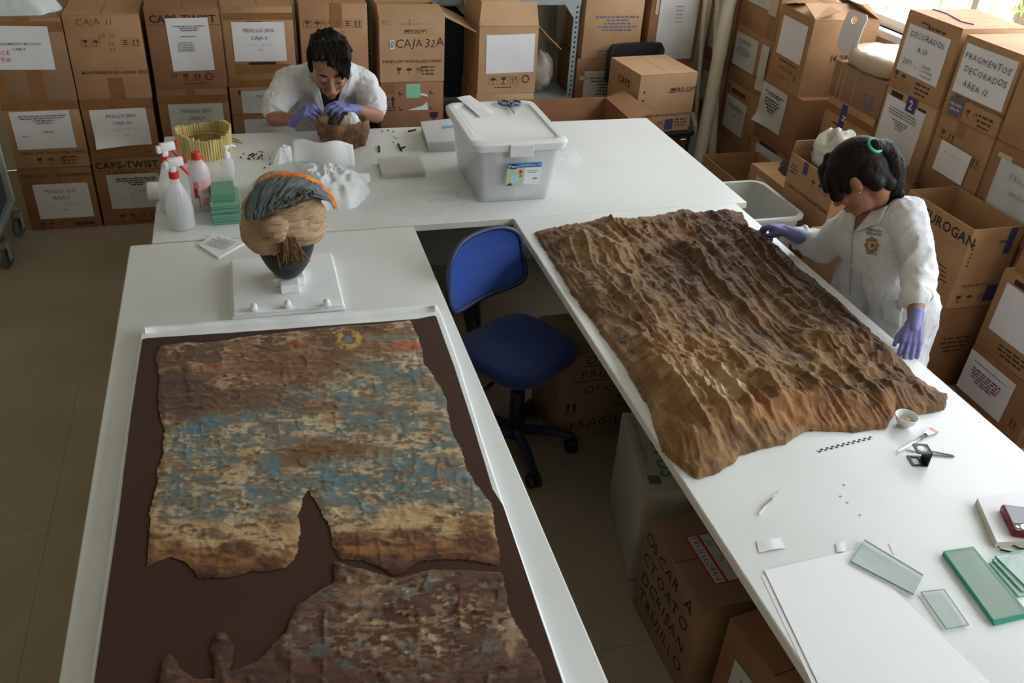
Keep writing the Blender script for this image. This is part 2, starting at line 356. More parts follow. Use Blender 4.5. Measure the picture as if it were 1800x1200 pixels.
c = C('top carton under the white plastic bag, sheet with red note PLL-CE 2016', -1.198, -.84, Y0, Y1, .712, 1.125, tint=4); f = c.face('-y')
tape_v(f, .185, .07); tape_v(f, .02, .05, 0, .15); tape_h(f, .34, .05); p = f.paper(.135, .265, .31, .21, -.02)
p.text('REQUERIMIENTO MUESTRA', .16, .12, .017, m=INKG); p.text('CAJA 5', .165, .095, .018, m=INK); p.text('PLL-CE', .07, .075, .032, 'pen', INKR, -.06); p.text('2016', .09, .04, .03, 'pen', INKR, -.06)
# column 2
c = C('bottom carton printed CAPS-TWIST beside the CAJA 7 carton', -.836, -.487, Y0, Y1, 0, .395, tint=2); f = c.face('-y')
caps(f, .335); f.rect('printed_rule', 0, .322, f.w, .325, INKB); f.lines(.17, .31, [.2], .008, INKB); p = f.paper(.19, .2, .265, .2, .0, PAPER2); p.lines(.15, .175, [.21, .2, .09, .06], .0065, INK); p.lines(.17, .1, [.03], .006); p.text('N 27.29', .08, .05, .022, 'hand', INKG)
f.icons(['umbrella', 'glass', 'fork', 'ring'], .1, .05, .044, INKB, False); f.lines(.18, .018, [.22], .006, INKB)
c = C('middle carton with a peeling sheet PEALLO 2012 CAJA 5d', -.834, -.486, Y0, Y1, .395, .712, tint=2); f = c.face('-y')
tape_h(f, .26, .05); tape_h(f, .0, .045); p = f.paper(.175, .165, .275, .2, .02, curl=.12); p.text('PEALLO 2012', .15, .155, .024, m=INKG); p.text('CAJA 5d', .15, .118, .024, m=INKG); p.text('Cerro 7s PRL - Sect', .16, .085, .014, 'hand', INKG); p.text('Pallo', .16, .055, .012, m=INKG); f.text('ver', .29, .02, .018, 'bold', INKB)
c = C('tall top carton handwritten CAJA 11 with dry storage print', -.833, -.479, Y0, Y1, .712, 1.135, tint=1, seam='y'); f = c.face('-y')
f.text('CAJA 11', .14, .37, .046, 'hand', INKB); f.text('LB 32', .19, .31, .03, 'hand', INKB); f.text('36', .205, .275, .03, 'hand', INKB); f.text('37', .205, .24, .03, 'hand', INKB)
f.icons(['glass', 'umbrella'], .085, .285, .04); f.icons(['stack', 'arrows'], .27, .285, .04); f.text('MANTENGASE EN LUGAR SECO', .2, .13, .021, 'bold', INKB); tape_v(f, .19, .075, 0, .11)
# column 3
C('floor carton hidden behind the reed crown', -.455, -.1, Y0, Y1, 0, .38, tint=2)
c = C('middle carton behind the reed crown, sheet PEALLO 2012 CAJA A', -.455, -.1, Y0, Y1, .38, .757, tint=2); f = c.face('-y')
tape_v(f, .17, .04); tape_h(f, .3, .04); p = f.paper(.185, .19, .275, .21, .0, PAPER2); p.text('PEALLO 2012', .14, .165, .026, m=INKG); p.text('CAJA A', .14, .125, .026, m=INKG); p.text('Cerro PRL - Sect', .14, .09, .014, 'hand', INKG)
c = C('top carton printed CAPS-TWIST with an upright sheet over the print', -.457, -.096, Y0, Y1, .757, 1.165, tint=2, seam='y'); f = c.face('-y')
caps(f, .335); f.rect('printed_rule', 0, .322, f.w, .325, INKB); p = f.paper(.2, .225, .205, .265, .02); p.lines(.11, .225, [.15, .09, .08], .0055); p.lines(.1, .175, [.07], .0055); p.lines(.08, .145, [.06, .08, .08, .08, .08, .08], .0045)
f.icons(['fork', 'glass', 'arrows', 'ring'], .1, .06, .046, INKB, False); f.lines(.2, .025, [.1], .006, INKB)
# column 4
C('lowest carton behind the left elbow of the seated man', -.092, .265, Y0, Y1, 0, .3, tint=2)
c = C('carton with a grey typed sheet two below the CAJA 6 carton', -.086, .265, Y0, Y1, .3, .605, tint=2); f = c.face('-y')
p = f.paper(.19, .18, .27, .2, 0, PAPER2); p.text('CAJA 23', .13, .16, .024, m=INKG); p.text('Telas y', .13, .125, .02, 'hand', INKG); p.lines(.13, .1, [.16, .18, .12], .008, INK)
c = C('low carton directly under the CAJA 6 carton', -.086, .268, Y0, Y1, .605, .797, tint=1); f = c.face('-y')
tape_h(f, .15, .04); f.rect('printed_band', .04, .11, .15, .135, INKB); p = f.paper(.19, .07, .27, .125, 0, PAPER2); p.text('PEALLO 2012', .15, .085, .024, m=INKG); p.text('CAJA', .15, .045, .024, m=INKG)
c = C('top carton with glossy sheet PEALLO 2012 CAJA 6', -.085, .268, Y0, Y1, .797, 1.172, tint=1, seam='y'); f = c.face('-y')
tape_h(f, .305, .035); tape_h(f, .03, .05, .04, .32); f.rect('printed_band', .11, .076, .25, .09, INK); f.rect('printed_band', .12, .29, .2, .3, INKB); p = f.paper(.175, .195, .265, .2, 0); p.text('PEALLO 2012', .135, .15, .026, m=INKG); p.text('CAJA 6', .135, .112, .026, m=INKG); p.text('Cerro 27 #C7s - Sect', .135, .08, .014, 'hand', INKG); p.text('Pallo', .135, .055, .012, m=INKG)
# column 5
C('floor carton behind the seated man', .295, .648, Y0, Y1, 0, .4, tint=1); C('middle carton behind the shoulders of the seated man', .295, .648, Y0, Y1, .4, .79, tint=1)
c = C('top carton directly above the head of the seated man', .3, .655, Y0, Y1, .79, 1.185, tint=1, seam='y'); f = c.face('-y')
tape_v(f, .19, .065, .27); f.icons(['glass', 'umbrella'], .04, .29, .042); f.icons(['stack', 'arrows'], .25, .29, .042); f.text('LAJA 15', .15, .285, .036, 'hand', INKB); f.text('LB 10 - 17.35', .16, .235, .026, 'hand', INKB)
# column 6
C('floor carton below the one with the green sticker', .715, 1.07, Y0, Y1, 0, .4, tint=2)
c = C('carton with a mint green sticker and torn paper scrap', .715, 1.075, Y0, Y1, .4, .763, tint=2); f = c.face('-y')
f.rect('sticker', .145, .27, .225, .35, mat('mint_sticker', (140, 205, 170), .6)); f.flat('paper_scrap', [(.15, .2), (.27, .2), (.265, .245), (.24, .225)], [(0, 1, 2, 3)], PAPER); f.flat('paper_scrap', [(.225, .285), (.27, .275), (.265, .288), (.23, .298)], [(0, 1, 2, 3)], PAPER)
f.icon('arrows', .05, .25, .085, INK, False); f.rect('printed_rule', .012, .2, .085, .206, INK); f.icon('glass', .305, .15, .09, INK, False); tape_v(f, .05, .05, .3)
for u, v in ((.105, .2), (.105, .29), (.28, .2), (.28, .29)): f.rect('printed_corner', u, v, u+.02, v+.006, INK); f.rect('printed_corner', u, v, u+.006, v+.02, INK)
c = C('open carton with black marker writing CAJA 32A', .718, 1.078, Y0, Y1, .763, 1.115, top='open', tint=3, flaps=[('-y', 8, .17), ('+x', 205, .2), ('-x', 95, .06), ('+y', 100, .12)]); f = c.face('-y')
f.text('CAJA32A', .22, .19, .062, 'pen', INK); f.text('IMPROCAPS', .2, .268, .022, 'bold', INKB); f.rect('printed_rule', .13, .262, .23, .2645, INKB); f.text('TWIST-OFF WITH PLASTI TWIST', .18, .105, .021, 'bold', INKB)
f.icons(['glass', 'umbrella', 'fork'], .105, .062, .045, INKB, False); f.lines(.27, .08, [.08, .08, .07], .01, INKB); p = f.paper(.068, .205, .026, .048, 0, name='barcode_sticker'); p.lines(.013, .04, [.016]*6, .004, INKB, gap=1.5); f.text('PLL', .04, .31, .03, 'hand', INKB); f.rect('printed_cross', .165, .3, .167, .34, INKB); f.rect('printed_cross', .1, .312, .26, .3135, INKB)
# column 7
C('floor carton in front of the grey metal shelf', 1.272, 1.618, Y0, Y1, 0, .32, tint=1); c = C('carton under the open box with the blank white sheet', 1.268, 1.618, Y0, Y1, .32, .682, tint=3)
c = C('open carton with a large blank white sheet and recycling mark', 1.275, 1.62, Y0, Y1, .682, 1.06, top='open', tint=3, flaps=[('-y', 62, .13), ('+x', 222, .2), ('-x', 85, .13), ('+y', 110, .1)]); f = c.face('-y')
f.paper(.185, .225, .285, .215, .02, PAPER); f.icons(['umbrella', 'glass', 'fork'], .09, .075, .05, INKB); f.icon('ring', .285, .08, .055, INKB); f.lines(.15, .035, [.1], .007, INKB)
# ------------------------------------------------------------------ grey metal shelf and what is on it
sh = thing('metal_shelf', 'grey slotted steel shelf unit behind the open cartons', 'shelf', (1.35, 5.5, 0))
HOLE = mat('slot_dark', (40, 42, 46), .8)
for x in (-.66, .63):
    for y in (-.2, .23):
        p = MB(); p.box(x, x+.04, y, y+.003, 0, 1.75); p.box(x if x < 0 else x+.037, x+.003 if x < 0 else x+.04, y, y+.04, 0, 1.75); po = p.build('post', MET, sh)
        if y < 0:
            h = MB()
            for k in range(56): h.box(x+.014, x+.026, y-.0012, y, .04+k*.03, .052+k*.03)
            h.build('post_slots', HOLE, po)
for z in (.1, .47, 1.09, 1.6):
    b = MB(); b.box(-.66, .67, -.205, -.2, z-.01, z+.04); b.box(-.66, .67, .265, .27, z-.01, z+.04); b.box(-.655, .665, -.2, .265, z+.034, z+.04); b.build('shelf_board', MET, sh)
for x in (-.62, .56): MB().prism([(x, 1.0), (x+.07, 1.09), (x, 1.09)] if x < 0 else [(x+.07, 1.0), (x+.07, 1.09), (x, 1.09)], 0, .004, Matrix.Translation((0, -.204, 0)) @ Matrix.Rotation(math.pi/2, 4, 'X')).build('gusset_plate', MET, sh)
cr = MB()
cr.box(-.2, .2, -.15, .15, 0, .012); CH = .48
for q in ((-.2, .2, -.15, -.142), (-.2, .2, .142, .15), (-.2, -.192, -.142, .142), (.192, .2, -.142, .142)): cr.box(*q, .012, CH)
o = cr.build('storage_crate', mat('dark_teal_plastic', (40, 54, 58), .5)); o.location = (1.12, 5.52, .51); tag(o, 'dark teal plastic crate on the metal shelf between the open cartons', 'crate')
c = C('carton on the lower board of the metal shelf beside the crumpled clear bag', 1.4, 1.7, 5.34, 5.7, .51, .78, tint=0)
# ------------------------------------------------------------------ back right corner
A = C('floor carton in the corner below the typed sheet with tape', 2.04, 2.4, 5.32, 5.68, 0, .372, tint=2)
c = C('carton with a taped typed sheet beside the metal shelf', 2.04, 2.4, 5.32, 5.68, .372, .747, tint=2); f = c.face('-y')
p = f.paper(.2, .165, .29, .26, .0, PAPER2); p.lines(.15, .215, [.22, .22, .12, .08, .1, .12], .008, INK, gap=2.6); p.lines(.15, .06, [.24], .012, INK); f.rect('clear_tape', .02, .24, .08, .27, CLEARTAPE, .006)
c = C('tall upper carton with blue address print beside the shelf post', 2.065, 2.455, 5.32, 5.68, .747, 1.25, tint=3); f = c.face('-y')
p = f.paper(.21, .46, .3, .2, -.02, PAPER); p.lines(.15, .15, [.1, .16], .008, INKG); p.lines(.15, .07, [.09, .06, .17], .008, INKG, gap=2.4); f.lines(.22, .255, [.3, .15, .18, .26, .2], .011, INKBL, gap=1.8); f.lines(.24, .045, [.26, .2], .011, INKBL); f.rect('printed_mark', .03, .36, .05, .4, INKBL)
C('floor carton in the corner under the tall taped sheet', 2.5, 2.86, 5.32, 5.68, 0, .35, tint=2); C('middle carton in the corner under the tall taped sheet', 2.5, 2.86, 5.32, 5.68, .35, .715, tint=2)
c = C('upper corner carton covered by long sheets of aged paper', 2.5, 2.86, 5.32, 5.68, .715, 1.25, tint=2); f = c.face('-y')
p = f.paper(.195, .27, .27, .5, 0, PAPER2); p.lines(.14, .47, [.05, .1], .008, gap=3); p.lines(.14, .33, [.06, .05, .04, .05, .04], .007, gap=3.4); f.rect('clear_tape', .03, .3, .05, .52, CLEARTAPE, .004)
f2 = c.face('-y')
# ------------------------------------------------------------------ cartons along the right wall (label faces at x = 3.05)
def R(label, y0, y1, z0, z1, x0=3.05, x1=3.42, **k): return Carton(label, x0, x1, y0, y1, z0, z1, **k)
# column behind the pipes
R('floor carton in the corner behind the white pipes', 5.2, 5.56, 0, .33, tint=2); c = R('carton with small printed sheet behind the white pipes, second from floor', 5.2, 5.56, .33, .68, tint=4); f = c.face('-x'); f.paper(.19, .18, .27, .2, 0, PAPER2)
c = R('carton with a ruled sheet seen between the white pipes', 5.2, 5.56, .68, 1.03, tint=4); f = c.face('-x'); p = f.paper(.19, .19, .28, .21, 0, PAPER2); p.lines(.14, .16, [.22, .2, .18, .14, .1, .06], .008)
c = R('top carton behind the white pipes with a handwritten sheet', 5.2, 5.56, 1.03, 1.38, tint=4); f = c.face('-x'); p = f.paper(.19, .18, .28, .22, 0, PAPER2); p.text('PALLO', .14, .13, .04, 'hand', INKG, -1.4)
# column 1
R('floor carton beside the foot of the leaning pipe', 4.72, 5.17, 0, .29, tint=2)
c = R('carton with a centred typed sheet beside the leaning pipe', 4.74, 5.17, .29, .65, tint=0); f = c.face('-x')
p = f.paper(.17, .16, .27, .21, 0, PAPER2); p.lines(.14, .165, [.14, .21, .12], .006); p.lines(.14, .11, [.05, .03], .006); f.icon('glass', .4, .08, .04, INKB, False); f.rect('printed_band', .08, .29, .26, .32, INKB); f.icon('arrows', .04, .31, .06, INKB, False)
c = R('carton with an aged sheet and a folded white card at its side', 4.73, 5.17, .65, .995, tint=0); f = c.face('-x')
p = f.paper(.15, .2, .27, .2, 0, PAPER2); p.lines(.12, .165, [.17, .14], .007); p.lines(.12, .12, [.12, .15, .18, .1], .006, gap=2.3); f.text('twist', .33, .09, .03, 'bold', INKB); f.text('caps', .04, .09, .03, 'bold', INKB); f.text('pallo', .06, .31, .03, 'hand', INKB)
f.paper(.39, .17, .085, .27, .03, PAPER2, name='white_card', nlift=.01)
c = R('top carton beside the leaning pipe, sheet cut by the picture edge', 4.73, 5.18, .995, 1.36, tint=0); f = c.face('-x'); tape_v(f, .38, .06); p = f.paper(.2, .25, .27, .2, 0, PAPER2); p.text('PALLO', .13, .05, .03, 'hand', INKG, -1.5); f.rect('tape', .33, .13, .42, .36, CLEARTAPE)
# column 2
R('floor carton of the stack under the tilted open carton', 4.27, 4.64, 0, .2, tint=2)
c = R('carton with a drooping typed sheet, two below the tilted carton', 4.26, 4.65, .2, .455, x0=2.99, tint=2); f = c.face('-x'); p = f.paper(.22, .13, .3, .2, .02, PAPER2); p.lines(.15, .14, [.14, .22, .1, .08, .06], .007, INK); f.rect('printed_band', .1, .225, .3, .25, INK)
c = R('carton with a curling typed sheet under the tilted open carton', 4.22, 4.65, .455, .8, x0=2.99, tint=2); f = c.face('-x')
p = f.paper(.14, .21, .28, .24, -.02, PAPER2, curl=.1); p.lines(.15, .2, [.22, .14], .007, INK); p.lines(.14, .16, [.16, .17, .15, .1, .06], .009, INK)
c = R('open-topped carton with a blank white sheet, tilted on its stack', 4.27, 4.65, .8, 1.22, x0=3.0, x1=3.4, top='open', flaps=[('-x', 18, .15), ('+x', 30, .15), ('-y', 20, .16), ('+y', 15, .15)], tint=0, rz=-.06); f = c.face('-x')
f.paper(.19, .27, .285, .21, .0, PAPER); f.text('WILSON', .2, .09, .035, 'pen', INKB); f.text('SIGNAL 12', .2, .045, .03, 'hand', INKB); f.lines(.2, .14, [.2], .012, INKB); f.icon('stack', .31, .08, .05, INKBL, False)
f = c.face('-y'); f.text('14.28', .2, .2, .05, 'bold', INKB)
# column 3 with the wrapped package
R('floor carton below the wrapped package', 3.68, 4.09, 0, .3, tint=2); R('second carton from the floor below the wrapped package', 3.68, 4.09, .3, .56, tint=0)
c = R('carton with a violet sticker below the wrapped package', 3.67, 4.09, .56, .88, tint=1); f = c.face('-x'); f.rect('printed_sticker', .14, .18, .19, .31, PURPLE); f.text('N', .165, .24, .04, 'bold', PAPER, -1.57, n=.003); tape_h(f, .24, .04); f.rect('printed_band', .09, .19, .14, .2, INKB)
c = R('carton wrapped in clear tape that carries the wrapped package', 3.66, 4.1, .88, 1.06, tint=4); f = c.face('-x')
for u in (.06, .1, .2): f.rect('clear_tape', u, 0, u+.012, .18, mat('dull_clear_tape', (172, 148, 122), .25))
f.lines(.34, .09, [.09, .09, .08, .09], .012, INKBL, gap=1.6)
# column 4
R('floor carton behind the standing woman, under the tape 2 carton', 3.28, 3.65, 0, .35, tint=0); R('second carton from the floor behind the standing woman', 3.28, 3.65, .35, .7, tint=0)
c = R('carton with a typed sheet and a violet tape tab numbered 2', 3.275, 3.65, .7, 1.06, tint=3); f = c.face('-x')
p = f.paper(.165, .19, .295, .26, -.02, PAPER); p.lines(.15, .215, [.21, .22, .2], .006, gap=2.2); p.lines(.15, .165, [.12, .09, .07, .05], .006); f.rect('tape_tab', .17, .29, .24, .36, PURPLE, .006); f.text('2', .205, .305, .06, 'bold', PAPER, n=.008); f.rect('printed_band', .04, .325, .13, .35, INK); f.rect('printed_band', .25, .31, .31, .33, INK)
c = R('top carton labelled by hand DECORADOS A.13', 3.28, 3.655, 1.06, 1.42, tint=1); f = c.face('-x')
p = f.paper(.18, .195, .295, .215, -.01, PAPER); p.text('DECORADOS', .15, .165, .036, 'pen', INK); p.text('A.13', .14, .11, .036, 'pen', INK); p.text('2017', .065, .04, .032, 'pen', INK); p.text('-', .13, .035, .04, 'pen', INK); p.text('LADERA', .2, .055, .017, 'pen', INK); p.text('COLONIAL', .205, .036, .017, 'pen', INK); p.text('MURALES', .21, .015, .017, 'pen', INK)
f.icons(['glass', 'umbrella'], .04, .065, .045, INKB, False); f.lines(.24, .065, [.1, .1, .08], .011, INKB); f.lines(.14, .325, [.06], .008, INKB); f.lines(.22, .315, [.12], .012, INKB)
# column 5
R('floor carton behind the big open box', 2.91, 3.25, 0, .35, x0=3.07, tint=2); R('carton behind the big open box, second from the floor', 2.91, 3.25, .35, .71, x0=3.07, tint=2)
c = R('carton with a wavy blank sheet under the AREA 12 carton', 2.905, 3.25, .71, 1.055, tint=0); f = c.face('-x'); p = f.paper(.165, .17, .2, .14, -.03, PAPER, nlift=.008); p.lines(.09, .1, [.1], .006, PAPER2); f.icons(['glass', 'arrows'], .05, .265, .045); f.icon('arrows', .29, .215, .05, INKB); tape_v(f, .15, .06, .28)
c = R('top carton labelled by hand FRAGMENTOS DECORADOS AREA 12', 2.91, 3.252, 1.055, 1.405, tint=1); f = c.face('-x')
p = f.paper(.175, .215, .305, .21, .0, PAPER); p.text('FRAGMENTOS', .15, .15, .038, 'pen', INK); p.text('DECORADOS', .16, .095, .038, 'pen', INK); p.text('ÁREA 12', .13, .035, .038, 'pen', INK)
f.text('TWIST-OFF WITH PLASTI TWIST', .2, .09, .02, 'bold', INKB); f.rect('printed_sticker', .03, .01, .12, .09, GREYST, .002); f.text('PROCESO', .075, .055, .016, 'bold', PAPER, n=.003); f.text('2016 AB', .075, .035, .016, 'bold', PAPER, n=.003); f.rect('red_dot', .107, .012, .12, .025, INKR, .0035); f.icons(['glass', 'fork'], .155, .05, .035, INKB, False); f.lines(.26, .06, [.09, .09, .07], .011, INKB)
# column 6
R('floor carton beside the lower right stack', 2.6, 2.9, 0, .3, x0=3.1, tint=2); c = R('carton printed with a dark mark behind the big open box', 2.55, 2.9, .3, .7, x0=3.07, tint=0); f = c.face('-x'); f.lines(.25, .12, [.12, .1], .014, INKB)
c = R('carton with a taped sheet starting FRAG beside the AREA 12 stack', 2.55, 2.895, .7, 1.06, tint=2); f = c.face('-x'); p = f.paper(.21, .18, .3, .24, 0, PAPER2); p.text('FRAG', .13, .17, .04, 'hand', INKG); p.text('Mocha', .15, .11, .03, 'hand', INKG); f.rect('clear_tape', .04, .3, .12, .32, CLEARTAPE, .005)
R('top carton of the stack beside the AREA 12 carton', 2.55, 2.895, 1.06, 1.41, tint=0)
# lower right stack
c = R('bottom carton with a sheet printed in violet ink', 2.12, 2.5, 0, .29, x0=2.92, x1=3.3, tint=2); f = c.face('-x')
p = f.paper(.135, .16, .27, .2, -.02, PAPER); p.lines(.14, .165, [.2], .005); p.lines(.13, .135, [.17, .17, .16, .15, .1], .009, mat('ink_violet', (150, 90, 120), .7), gap=1.5); f.icon('arrows', .33, .1, .05, INKB, False)
c = R('carton with a large sheet marked in red on the lower right stack', 2.11, 2.5, .29, .66, x0=2.92, x1=3.3, tint=0); f = c.face('-x')
p = f.paper(.2, .21, .32, .22, -.01, PAPER); p.text('PALLO', .24, .14, .045, 'pen', INKR); p.text('CE 16', .25, .08, .04, 'pen', INKR); f.rect('printed_band', .07, .33, .16, .355, INK); f.lines(.2, .07, [.16, .16, .12], .01, INKB)
R('upper carton on the lower right stack beyond the red marked sheet', 2.1, 2.48, .66, 1.0, x0=2.95, x1=3.3, tint=0)
# big open box in front of the row, on another carton
c = R('flat-topped carton that carries the big open box', 2.58, 3.0, 0, .43, x0=2.76, x1=3.04, tint=2); f = c.face('-y'); f.lines(.14, .27, [.14, .16, .12, .1], .012, INKB); f = c.face('-x'); f.lines(.2, .2, [.2, .16], .012, INKB)
c = R('big empty open box printed GAN beside the standing woman', 2.58, 2.995, .43, .802, x0=2.775, x1=3.035, top='open', tint=1); f = c.face('-x')
f.text('EUROGAN', .285, .3, .062, 'bold', INK); f.text('PACK', .34, .265, .02, 'print', INKG); f.lines(.3, .16, [.1, .12, .12, .14], .007, INKB, gap=2.6)
f = c.face('-y'); f.text('TWIST-OFF WITH', .12, .1, .018, 'bold', INKB); f.icons(['glass', 'umbrella', 'fork'], .05, .045, .045, INKB, False); f.rect('tape', .19, .25, .225, .37, PURPLE); f.rect('printed_band', .15, .3, .225, .315, INKBL); f.rect('printed_sticker', .18, .02, .25, .1, PURPLE)
f.lines(.03, .3, [.01]*6, .01, INKB)
# cartons between the back worktable and the right wall
c = Carton('empty low open carton at the foot of the pipes', 2.6, 2.97, 4.08, 4.52, 0, .39, top='open', tint=0, flaps=[('-y', 250, .1)]); f = c.face('-x'); f.text('EUROGAN', .25, .2, .05, 'bold', INKB, -.02); f.icon('arrows', .06, .3, .08, INKB, False)
f = c.face('-y'); tape_v(f, .13, .03)
c = Carton('carton with a crooked sheet beside the low open carton', 2.6, 2.95, 3.64, 4.0, 0, .54, tint=0); f = c.face('-x'); p = f.paper(.2, .38, .24, .24, -.03, PAPER2); p.lines(.12, .19, [.12, .16, .12, .1], .007); p.lines(.12, .1, [.1, .08], .006)
yel = MB().box(-.025, .025, -.03, .03, 0, .004, bev=.001).build('folded_note', mat('yellow_note', (216, 196, 40), .6)); yel.location = (2.68, 3.72, .54); yel.rotation_euler.z = .4; tag(yel, 'small yellow note lying on the carton with the crooked sheet', 'note')
Carton('floor carton under the carton holding the plastic bag', 2.5, 2.86, 3.14, 3.53, 0, .36, tint=0)
c = Carton('upside-down carton with a bunched plastic bag on top', 2.5, 2.86, 3.14, 3.52, .36, .79, top='open', tint=1, flaps=[('+x', 60, .1), ('+y', 80, .06)]); f = c.face('-x')
f.rect('tape_tab', .12, .37, .155, .43, PURPLE, .002); f.icons(['umbrella', 'glass', 'arrows'], .22, .36, .042, INKB, False); f.text('TWIST-OFF WITH PLASTI TWIST', .2, .285, .022, 'bold', INKB, math.pi); f.lines(.05, .38, [.05, .06, .05], .009, INKB); f.rect('printed_sticker', .12, .0, .18, .06, PURPLE)
Carton('plain carton on the floor behind the arm of the standing woman', 2.38, 2.74, 2.74, 3.1, 0, .36, tint=0); Carton('plain upper carton behind the arm of the standing woman', 2.39, 2.73, 2.75, 3.1, .36, .6, tint=0)
c = Carton('flattened carton lid lying on the floor beside the lower right stack', 2.35, 2.7, 2.15, 2.5, 0, .2, tint=4)
c = Carton('open brown carton behind the back worktable', 1.5, 2.05, 4.4, 4.82, .0, .66, top='open', tint=2, flaps=[('-y', 200, .14), ('+x', 160, .12)])
# ------------------------------------------------------------------ black chair with a carton on it
ch = thing('stacking_chair', 'black padded chair with a carton on its seat', 'chair', (2.42, 4.98, 0), .1)
MB().box(-.22, .22, -.23, .2, .405, .452, bev=.018).build('seat', BLACKP, ch)
bk = MB(); N = 10
P = [(-.2+.4*i/N, .235+.025*(1-((i/N-.5)*2)**2)) for i in range(N+1)]
for z0, z1, k in ((.6, .64, .8), (.64, .82, 1), (.82, .86, .86)):
    V = []; F = []
    for z, kk in ((z0, k if z0 < .62 else 1), (z1, k if z1 > .84 else 1)):
        for dy in (0, .03):
            for x, y in P: V.append((x*kk, y+dy, z))
    n = N+1
    for i in range(N): F += [(i, i+1, 2*n+i+1, 2*n+i), (n+i+1, n+i, 3*n+i, 3*n+i+1), (2*n+i, 2*n+i+1, 3*n+i+1, 3*n+i), (i+1, i, n+i, n+i+1)]
    F += [(0, 2*n, 3*n, n), (N, n+N, 3*n+N, 2*n+N)]; bk.add(V, F)
autosmooth(bk.build('backrest', BLACKP, ch), 50)
for sx in (-1, 1):
    MB().tube([(sx*.2, -.2, 0), (sx*.2, -.19, .41)], .011, 8).build('leg', BLACKP, ch); MB().tube([(sx*.2, .24, 0), (sx*.2, .19, .42), (sx*.17, .25, .7)], .011, 8).build('leg', BLACKP, ch)
c = Carton('carton with folded-in flaps standing on the black chair', 2.2, 2.59, 4.75, 5.14, .4525, .81, rz=.1, tint=3, seam='y'); f = c.face('-y')
f.text('IMPRO CAP', .3, .25, .032, 'bold', INK); f.rect('printed_rule', .2, .243, .37, .246, INK); f.text('TWIST-OFF WITH PLASTI TWIST', .22, .1, .021, 'bold', INKB); f.icons(['fork'], .17, .05, .045, INKB); f.rect('printed_sticker', .21, .015, .265, .08, PURPLE, .002); f.icon('fork', .2375, .035, .03, PAPER, False); f.lines(.32, .075, [.08, .08, .08], .01, INKB); f.rect('printed_mark', .03, .25, .042, .262, INK); f.rect('printed_mark', .03, .2, .042, .212, INK)
f = c.face('-x'); f.text('CAPS', .2, .25, .06, 'bold', INKB)
# ------------------------------------------------------------------ pipes leaning in the corner
PIPE = mat('white_pvc', (214, 208, 194), .45, (200, 192, 176), 6)
def pipe(label, b, t, r, sq=False):
    d = (t-b); t2 = b+d*1.25; o = thing('pipe', label, 'pipe', b); q = MB(); n = 14
    q.tube([Vector((0, 0, 0)), t2-b], r, n, False); q.tube([t2-b, Vector((0, 0, 0))], r*.85, n, False)
    q2 = q.build('tube', PIPE, o, True)
    for e in (Vector((0, 0, 0)), t2-b):
        dd = (t2-b).normalized(); a = dd.cross(Vector((1, 0, 0))).normalized(); bb = dd.cross(a); V = []; F = []
        for rr in (r*.85, r):
            for k in range(n): V.append(e+a*(rr*math.cos(2*math.pi*k/n))+bb*(rr*math.sin(2*math.pi*k/n)))
        for k in range(n): F.append((k, (k+1) % n, n+(k+1) % n, n+k))
        new_obj('rim', V, F, PIPE, o)
pipe('thick white pipe leaning sideways against the cartons', at(1219, 330, z=.03), at(1283, 0, x=2.94), .042)
pipe('white pipe standing almost upright behind the thick leaning pipe', at(1256, 300, z=.03)+Vector((-.06, -.06, 0)), at(1265, 0, x=2.93), .03)
pipe('thin white pole leaning in the corner', Vector((2.94, 5.24, .003)), at(1240, 0, y=5.27), .014)
# small frame seen behind the pole
fr = MB(); fr.box(-.14, .14, -.012, .012, 0, .02); fr.box(-.14, .14, -.012, .012, .38, .4); fr.box(-.14, -.12, -.012, .012, .02, .38); fr.box(.12, .14, -.012, .012, .02, .38)
o = fr.build('picture_frame', mat('frame_grey', (190, 195, 195), .5)); o.location = (2.86, 5.1, .0); o.rotation_euler = (-.1, 0, 1.2); tag(o, 'pale grey rectangular frame leaning behind the white pipes', 'frame')
# ------------------------------------------------------------------ cart at the left edge
ct = thing('service_cart', 'pale metal service cart with rubber casters beside the CAJA 7 carton', 'cart', (-1.545, 4.66, 0))
MB().box(-.32, .3, -.22, .18, .17, .21, bev=.006).build('lower_tray', MET, ct); MB().box(-.32, .3, -.22, .18, .74, .77, bev=.006).build('upper_tray', MET, ct)
for x in (-.3, .285):
    for y in (-.2, .165):
        MB().box(x-.024, x+.024, y-.014, y+.014, .2, .75, bev=.003).build('post', mat('cart_white', (190, 188, 180), .5), ct)
        k = MB(); k.lathe([(.0, -.012), (.042, -.012), (.05, -.006), (.05, .006), (.042, .012), (0, .012)], n=20, M=Matrix.Translation((x+.01, y, .05)) @ Matrix.Rotation(math.pi/2, 4, 'Y') @ Matrix.Rotation(.4, 4, 'X'))
        w_ = autosmooth(k.build('caster_wheel', GREYRUB, ct)); MB().lathe([(0, 0), (.03, 0), (.03, .012), (0, .012)], (x+.01, y, .145), 16).build('swivel_plate', CHROME, w_)
        MB().box(x-.016, x-.01, y-.02, y+.02, .045, .145).box(x+.03, x+.036, y-.02, y+.02, .045, .145).build('fork', MET, w_)
MB().box(-.3, .28, -.2, .17, .21, .42, bev=.01).build('drawer_unit', mat('cart_dark', (70, 72, 74), .6), ct)
